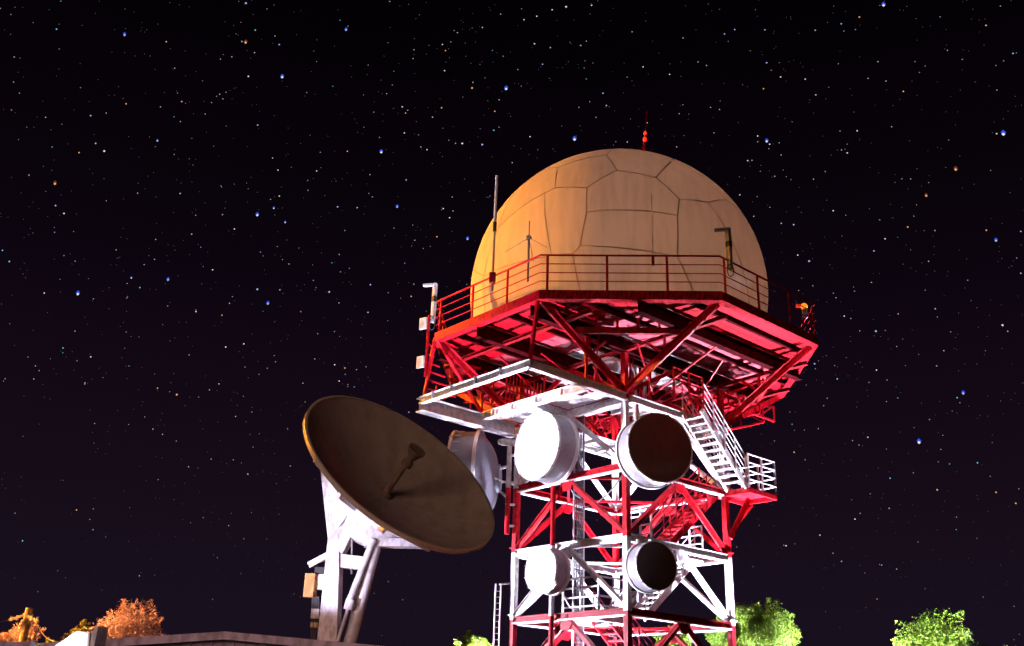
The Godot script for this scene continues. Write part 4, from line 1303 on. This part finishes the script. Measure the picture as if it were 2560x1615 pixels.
# ---------------------------------------------------------------- buildings, pole, wires
func buildings() -> void:
	# low metal shed with a shallow gable, bottom left
	var o := thing("metal_shed", "low purple grey metal shed with a shallow gable roof", "shed", Vector3(-7, 0, 15.5))
	var eaves := [Vector3(-13.2, 2.56, 0), Vector3(-6.72, 3.09, 0), Vector3(-0.9, 2.73, 0)]
	var z0 := 18.0
	var z1 := 12.6
	# corrugated front wall: one upright sheet after another
	var x := -13.0
	while x < -1.1:
		var x1 := minf(x + 0.76, -1.1)
		var s := Shape.new()
		var k := 0
		var xx := x
		while xx < x1 - 0.001:
			var xe := minf(xx + 0.095, x1)
			var dz := 0.025 if k % 2 == 0 else 0.0
			var h0 := gable(eaves, xx) - 0.1
			var h1 := gable(eaves, xe) - 0.1
			s.prism(PackedVector3Array([Vector3(xx, 0, z0 - 0.03), Vector3(xe, 0, z0 - 0.03), Vector3(xe, h1, z0 - 0.03), Vector3(xx, h0, z0 - 0.03)]), Vector3(0, 0, 0.03 + dz))
			xx = xe
			k += 1
		part(o, "wall_sheet", s, M.tin)
		x = x1 + 0.006
	for q in [[-13.0, "side_wall"], [-1.1, "side_wall"]]:
		var h: float = gable(eaves, q[0]) - 0.12
		block(o, q[1], Vector3(q[0], h * 0.5, (z0 + z1) * 0.5 - 0.02), Vector3(0.08, h, z0 - z1 - 0.1), M.tin)
	block(o, "back_wall", Vector3(-7.05, 1.2, z1), Vector3(11.8, 2.4, 0.08), M.tin)
	for q in 2:
		var a: Vector3 = eaves[q]
		var b: Vector3 = eaves[q + 1]
		var s := Shape.new()
		s.prism(PackedVector3Array([Vector3(a.x, a.y - 0.06, z1 - 0.2), Vector3(b.x, b.y - 0.06, z1 - 0.2), Vector3(b.x, b.y - 0.06, z0 + 0.12), Vector3(a.x, a.y - 0.06, z0 + 0.12)]), Vector3.UP * 0.05)
		part(o, "roof_sheet", s, M.tin)
		bar(o, "barge_board", Vector3(a.x, a.y - 0.06, z0 + 0.15), Vector3(b.x, b.y - 0.06, z0 + 0.15), 0.05, 0.13, M.trim)
	# a second low roof edge, far left
	var s2 := thing("lean_to", "low lean-to roof edge in the bottom left corner", "shed", Vector3(-10.2, 0, 20.6))
	block(s2, "wall", Vector3(-10.3, 1.25, 20.3), Vector3(2.6, 2.5, 0.1), M.concrete)
	bar(s2, "gutter", Vector3(-11.6, 2.6, 20.5), Vector3(-8.75, 2.66, 20.5), 0.12, 0.07, M.trim)
	bar(s2, "roof_sheet", Vector3(-11.6, 2.58, 20.25), Vector3(-8.75, 2.64, 20.25), 0.4, 0.04, M.wood)
	# the lit floodlight before the shed
	var at := Vector3(-8.28, 2.750, 20.0)
	var fl := thing("shed_floodlight", "lit white floodlight with an upright hood before the shed", "floodlight", Vector3(-8.28, 0, 20.0))
	pipe(fl, "post", Vector3(-8.28, 0, 20.0), Vector3(-8.28, 2.630, 20.0), 0.045, M.steel)
	var s := Shape.new()
	s.prism(PackedVector3Array([Vector3(-8.62, 2.630, 19.85), Vector3(-8.05, 2.630, 19.85), Vector3(-8.08, 2.870, 19.85), Vector3(-8.3, 2.890, 19.85)]), Vector3(0, 0, 0.3))
	part(fl, "housing", s, M.white)
	s = Shape.new()
	s.prism(PackedVector3Array([Vector3(-8.6, 2.645, 20.16), Vector3(-8.1, 2.645, 20.16), Vector3(-8.12, 2.850, 20.16), Vector3(-8.3, 2.865, 20.16)]), Vector3(0, 0, 0.012))
	part(fl, "lamp_glass", s, M.whiteglow)
	s = Shape.new()
	s.prism(PackedVector3Array([Vector3(-8.04, 2.630, 19.8), Vector3(-7.98, 2.630, 19.8), Vector3(-7.97, 2.970, 19.8), Vector3(-8.0, 2.970, 19.8), Vector3(-8.06, 2.870, 19.8)]), Vector3(0, 0, 0.34))
	part(fl, "hood", s, M.white)
	spot("shed_floodlight_beam", Vector3(-8.25, 2.95, 19.8), Vector3(-5.4, 5.3, 15.0), 15.0, 0.4, Color(0.9, 0.86, 1.0), 85.0, 0.1)
	# wooden power pole with its arms and wires, far left
	var pb := Vector3(-23.72, 0, -4)
	o = thing("power_pole", "wooden power pole with a crossarm, lit yellow by the sodium lamp", "pole", pb)
	var ps := Shape.new()
	ps.tube(pb, pb + Vector3.UP * 5.62, 0.19, 0.15, 14)
	part(o, "pole", ps, M.wood)
	for q in [-1.0, 1.0]:
		bar(o, "crossarm", pb + Vector3(0.1 * q, 5.3, 0.22), pb + Vector3(0.62 * q, 5.08 if q > 0 else 5.12, 0.22), 0.07, 0.09, M.wood)
		for d in [0.3, 0.55]:
			pipe(o, "insulator", pb + Vector3(d * q, 5.16 - d * 0.12, 0.22), pb + Vector3(d * q, 5.34 - d * 0.12, 0.22), 0.05, M.drumface)
	var wires := [[Vector3(0.4, 5.25, 0.2), Vector3(3.2, 4.15, 3.0), 0.016, "upper wire running down right from the power pole"], [Vector3(0.3, 4.75, 0.2), Vector3(2.9, 3.7, 3.0), 0.012, "lower wire running down right from the power pole"], [Vector3(-0.5, 5.15, 0.2), Vector3(-6.0, 4.5, 1.0), 0.012, "wire running left from the power pole"]]
	for w in wires:
		var ws := Shape.new()
		for j in 10:
			var f0 := j / 10.0
			var f1 := (j + 1) / 10.0
			var d0 := Vector3.UP * -0.25 * sin(PI * f0)
			var d1 := Vector3.UP * -0.25 * sin(PI * f1)
			ws.tube(pb + w[0].lerp(w[1], f0) + d0, pb + w[0].lerp(w[1], f1) + d1, w[2], w[2], 6)
		var wo := thing("power_wire", w[3], "wire", pb + w[0], "wires of the power pole")
		part(wo, "strand", ws, M.wood)


func gable(e: Array, x: float) -> float:
	if x < e[1].x:
		return lerpf(e[0].y, e[1].y, (x - e[0].x) / (e[1].x - e[0].x))
	return lerpf(e[1].y, e[2].y, (x - e[1].x) / (e[2].x - e[1].x))


# ---------------------------------------------------------------- trees
func leaf_material(c: Color, through: float) -> StandardMaterial3D:
	var m := StandardMaterial3D.new()
	m.albedo_color = Color.WHITE
	m.vertex_color_use_as_albedo = true
	m.roughness = 0.6
	m.backlight_enabled = true
	m.backlight = Color(through, through, through)
	return m


func tree(label: String, at: Vector3, h: float, rad: float, lumps: int, leaves: int, size: float, base: Color, vary: float, trunkm: Material, group: String, seed_: int, feather := false) -> void:
	rng.seed = seed_
	var o := thing("tree", label, "tree", at, group)
	var s := Shape.new()
	var crown0 := h * 0.35
	s.tube(at, at + Vector3(0.1, h * 0.55, 0), 0.16, 0.1, 10)
	part(o, "trunk", s, trunkm)
	var centres: Array[Vector3] = []
	var radii: Array[float] = []
	for i in lumps:
		var f := (i + 0.5) / lumps
		var y := lerpf(crown0, h * 0.9, f)
		var w := rad * sqrt(maxf(0.05, 1.0 - pow((y - h * 0.5) / (h * 0.52), 2.0)))
		var q := rng.randf() * TAU
		var d := w * sqrt(rng.randf()) * 0.75
		centres.append(Vector3(cos(q) * d, y, sin(q) * d))
		radii.append(rad * rng.randf_range(0.22, 0.48))
	centres.append(Vector3(0, h - rad * 0.5, 0))
	radii.append(rad * 0.5)
	var limbs := Shape.new()
	for i in centres.size():
		var root := Vector3(0.05, h * rng.randf_range(0.25, 0.5), 0)
		var mid := root.lerp(centres[i], 0.55) + Vector3.UP * 0.15
		limbs.tube(at + root, at + mid, 0.07, 0.045, 6)
		limbs.tube(at + mid, at + centres[i], 0.045, 0.02, 6)
		if feather:
			for b in 9:
				var e := Vector3(rng.randfn(), absf(rng.randfn()) * 0.9, rng.randfn()).normalized() * radii[i]
				limbs.tube(at + centres[i].lerp(mid, rng.randf() * 0.4), at + centres[i] + e, 0.022, 0.008, 5)
	part(o, "limb", limbs, trunkm)
	# sprays that stick out of the crown make its edge ragged
	var sprays: Array[Vector3] = []
	for i in centres.size() * 5:
		sprays.append(Vector3(rng.randfn(), absf(rng.randfn()) * 0.8 - 0.1, rng.randfn()).normalized())
	var v := PackedVector3Array()
	var n := PackedVector3Array()
	var c := PackedColorArray()
	for i in leaves:
		var l := rng.randi() % centres.size()
		var dir := Vector3(rng.randfn(), rng.randfn(), rng.randfn()).normalized()
		var p := centres[l] + dir * radii[l] * pow(rng.randf(), 0.45) * Vector3(1, 0.85, 1)
		if rng.randf() < 0.16:
			var sp := sprays[l * 5 + rng.randi() % 5]
			var f := rng.randf()
			p = centres[l] + sp * radii[l] * (0.7 + 0.55 * f) + Vector3(rng.randfn(), rng.randfn(), rng.randfn()) * radii[l] * 0.16 * (1.1 - f)
		var nn := (dir + Vector3(rng.randfn(), rng.randfn(), rng.randfn()) * 0.55).normalized()
		var x := nn.cross(Vector3(rng.randfn(), rng.randfn(), rng.randfn())).normalized()
		var y := nn.cross(x)
		if feather:
			x = (x + dir * 1.4).normalized()
			y = nn.cross(x).normalized()
		var sz := size * rng.randf_range(0.6, 1.3)
		var ly := sz * (0.5 if not feather else 0.16)
		var k := rng.randf_range(1.0 - vary, 1.0 + vary)
		var col := Color(base.r * k * rng.randf_range(0.85, 1.2), base.g * k, base.b * k)
		for q in [p - x * sz * 0.5, p + y * ly, p + x * sz * 0.5, p - x * sz * 0.5, p + x * sz * 0.5, p - y * ly]:
			v.append(q)
			n.append(nn)
			c.append(col)
	var arr := []
	arr.resize(Mesh.ARRAY_MAX)
	arr[Mesh.ARRAY_VERTEX] = v
	arr[Mesh.ARRAY_NORMAL] = n
	arr[Mesh.ARRAY_COLOR] = c
	var m := ArrayMesh.new()
	m.add_surface_from_arrays(Mesh.PRIMITIVE_TRIANGLES, arr)
	place(o, "crown", m, leaf_material(base, 0.7))


func trees() -> void:
	var bark := paint(Color(0.16, 0.11, 0.07), 0.9, 0.4, 2.0)
	var pale := paint(Color(0.6, 0.45, 0.38), 0.85, 0.3, 2.0)
	var green := Color(0.1, 0.19, 0.01)
	var g := "bushy green trees behind the tower"
	tree("bright green rounded tree right of the tower foot", Vector3(6.0, 0, -12), 7.55, 2.2, 18, 60000, 0.075, green, 0.35, bark, g, 501)
	tree("bright green rounded tree standing alone at the far right", Vector3(13.3, 0, -12), 7.05, 2.5, 20, 60000, 0.075, green, 0.35, bark, g, 502)
	tree("green tree seen just right of the right tower leg", Vector3(4.6, 0, -13), 6.9, 1.3, 11, 36000, 0.075, green, 0.35, bark, g, 503)
	tree("green tree seen through the right half of the tower", Vector3(2.6, 0, -13), 6.7, 1.5, 11, 40000, 0.075, green, 0.35, bark, g, 504)
	tree("low green tree peeping up left of the tower foot", Vector3(-6.9, 0, -12), 5.85, 1.6, 9, 40000, 0.075, green, 0.35, bark, g, 505)
	tree("low dim green tree in the bottom right corner", Vector3(17.0, 0, -12), 6.0, 2.0, 14, 26000, 0.08, Color(0.06, 0.1, 0.02), 0.35, bark, g, 506)
	var t := "feathery trees lit by the sodium lamp"
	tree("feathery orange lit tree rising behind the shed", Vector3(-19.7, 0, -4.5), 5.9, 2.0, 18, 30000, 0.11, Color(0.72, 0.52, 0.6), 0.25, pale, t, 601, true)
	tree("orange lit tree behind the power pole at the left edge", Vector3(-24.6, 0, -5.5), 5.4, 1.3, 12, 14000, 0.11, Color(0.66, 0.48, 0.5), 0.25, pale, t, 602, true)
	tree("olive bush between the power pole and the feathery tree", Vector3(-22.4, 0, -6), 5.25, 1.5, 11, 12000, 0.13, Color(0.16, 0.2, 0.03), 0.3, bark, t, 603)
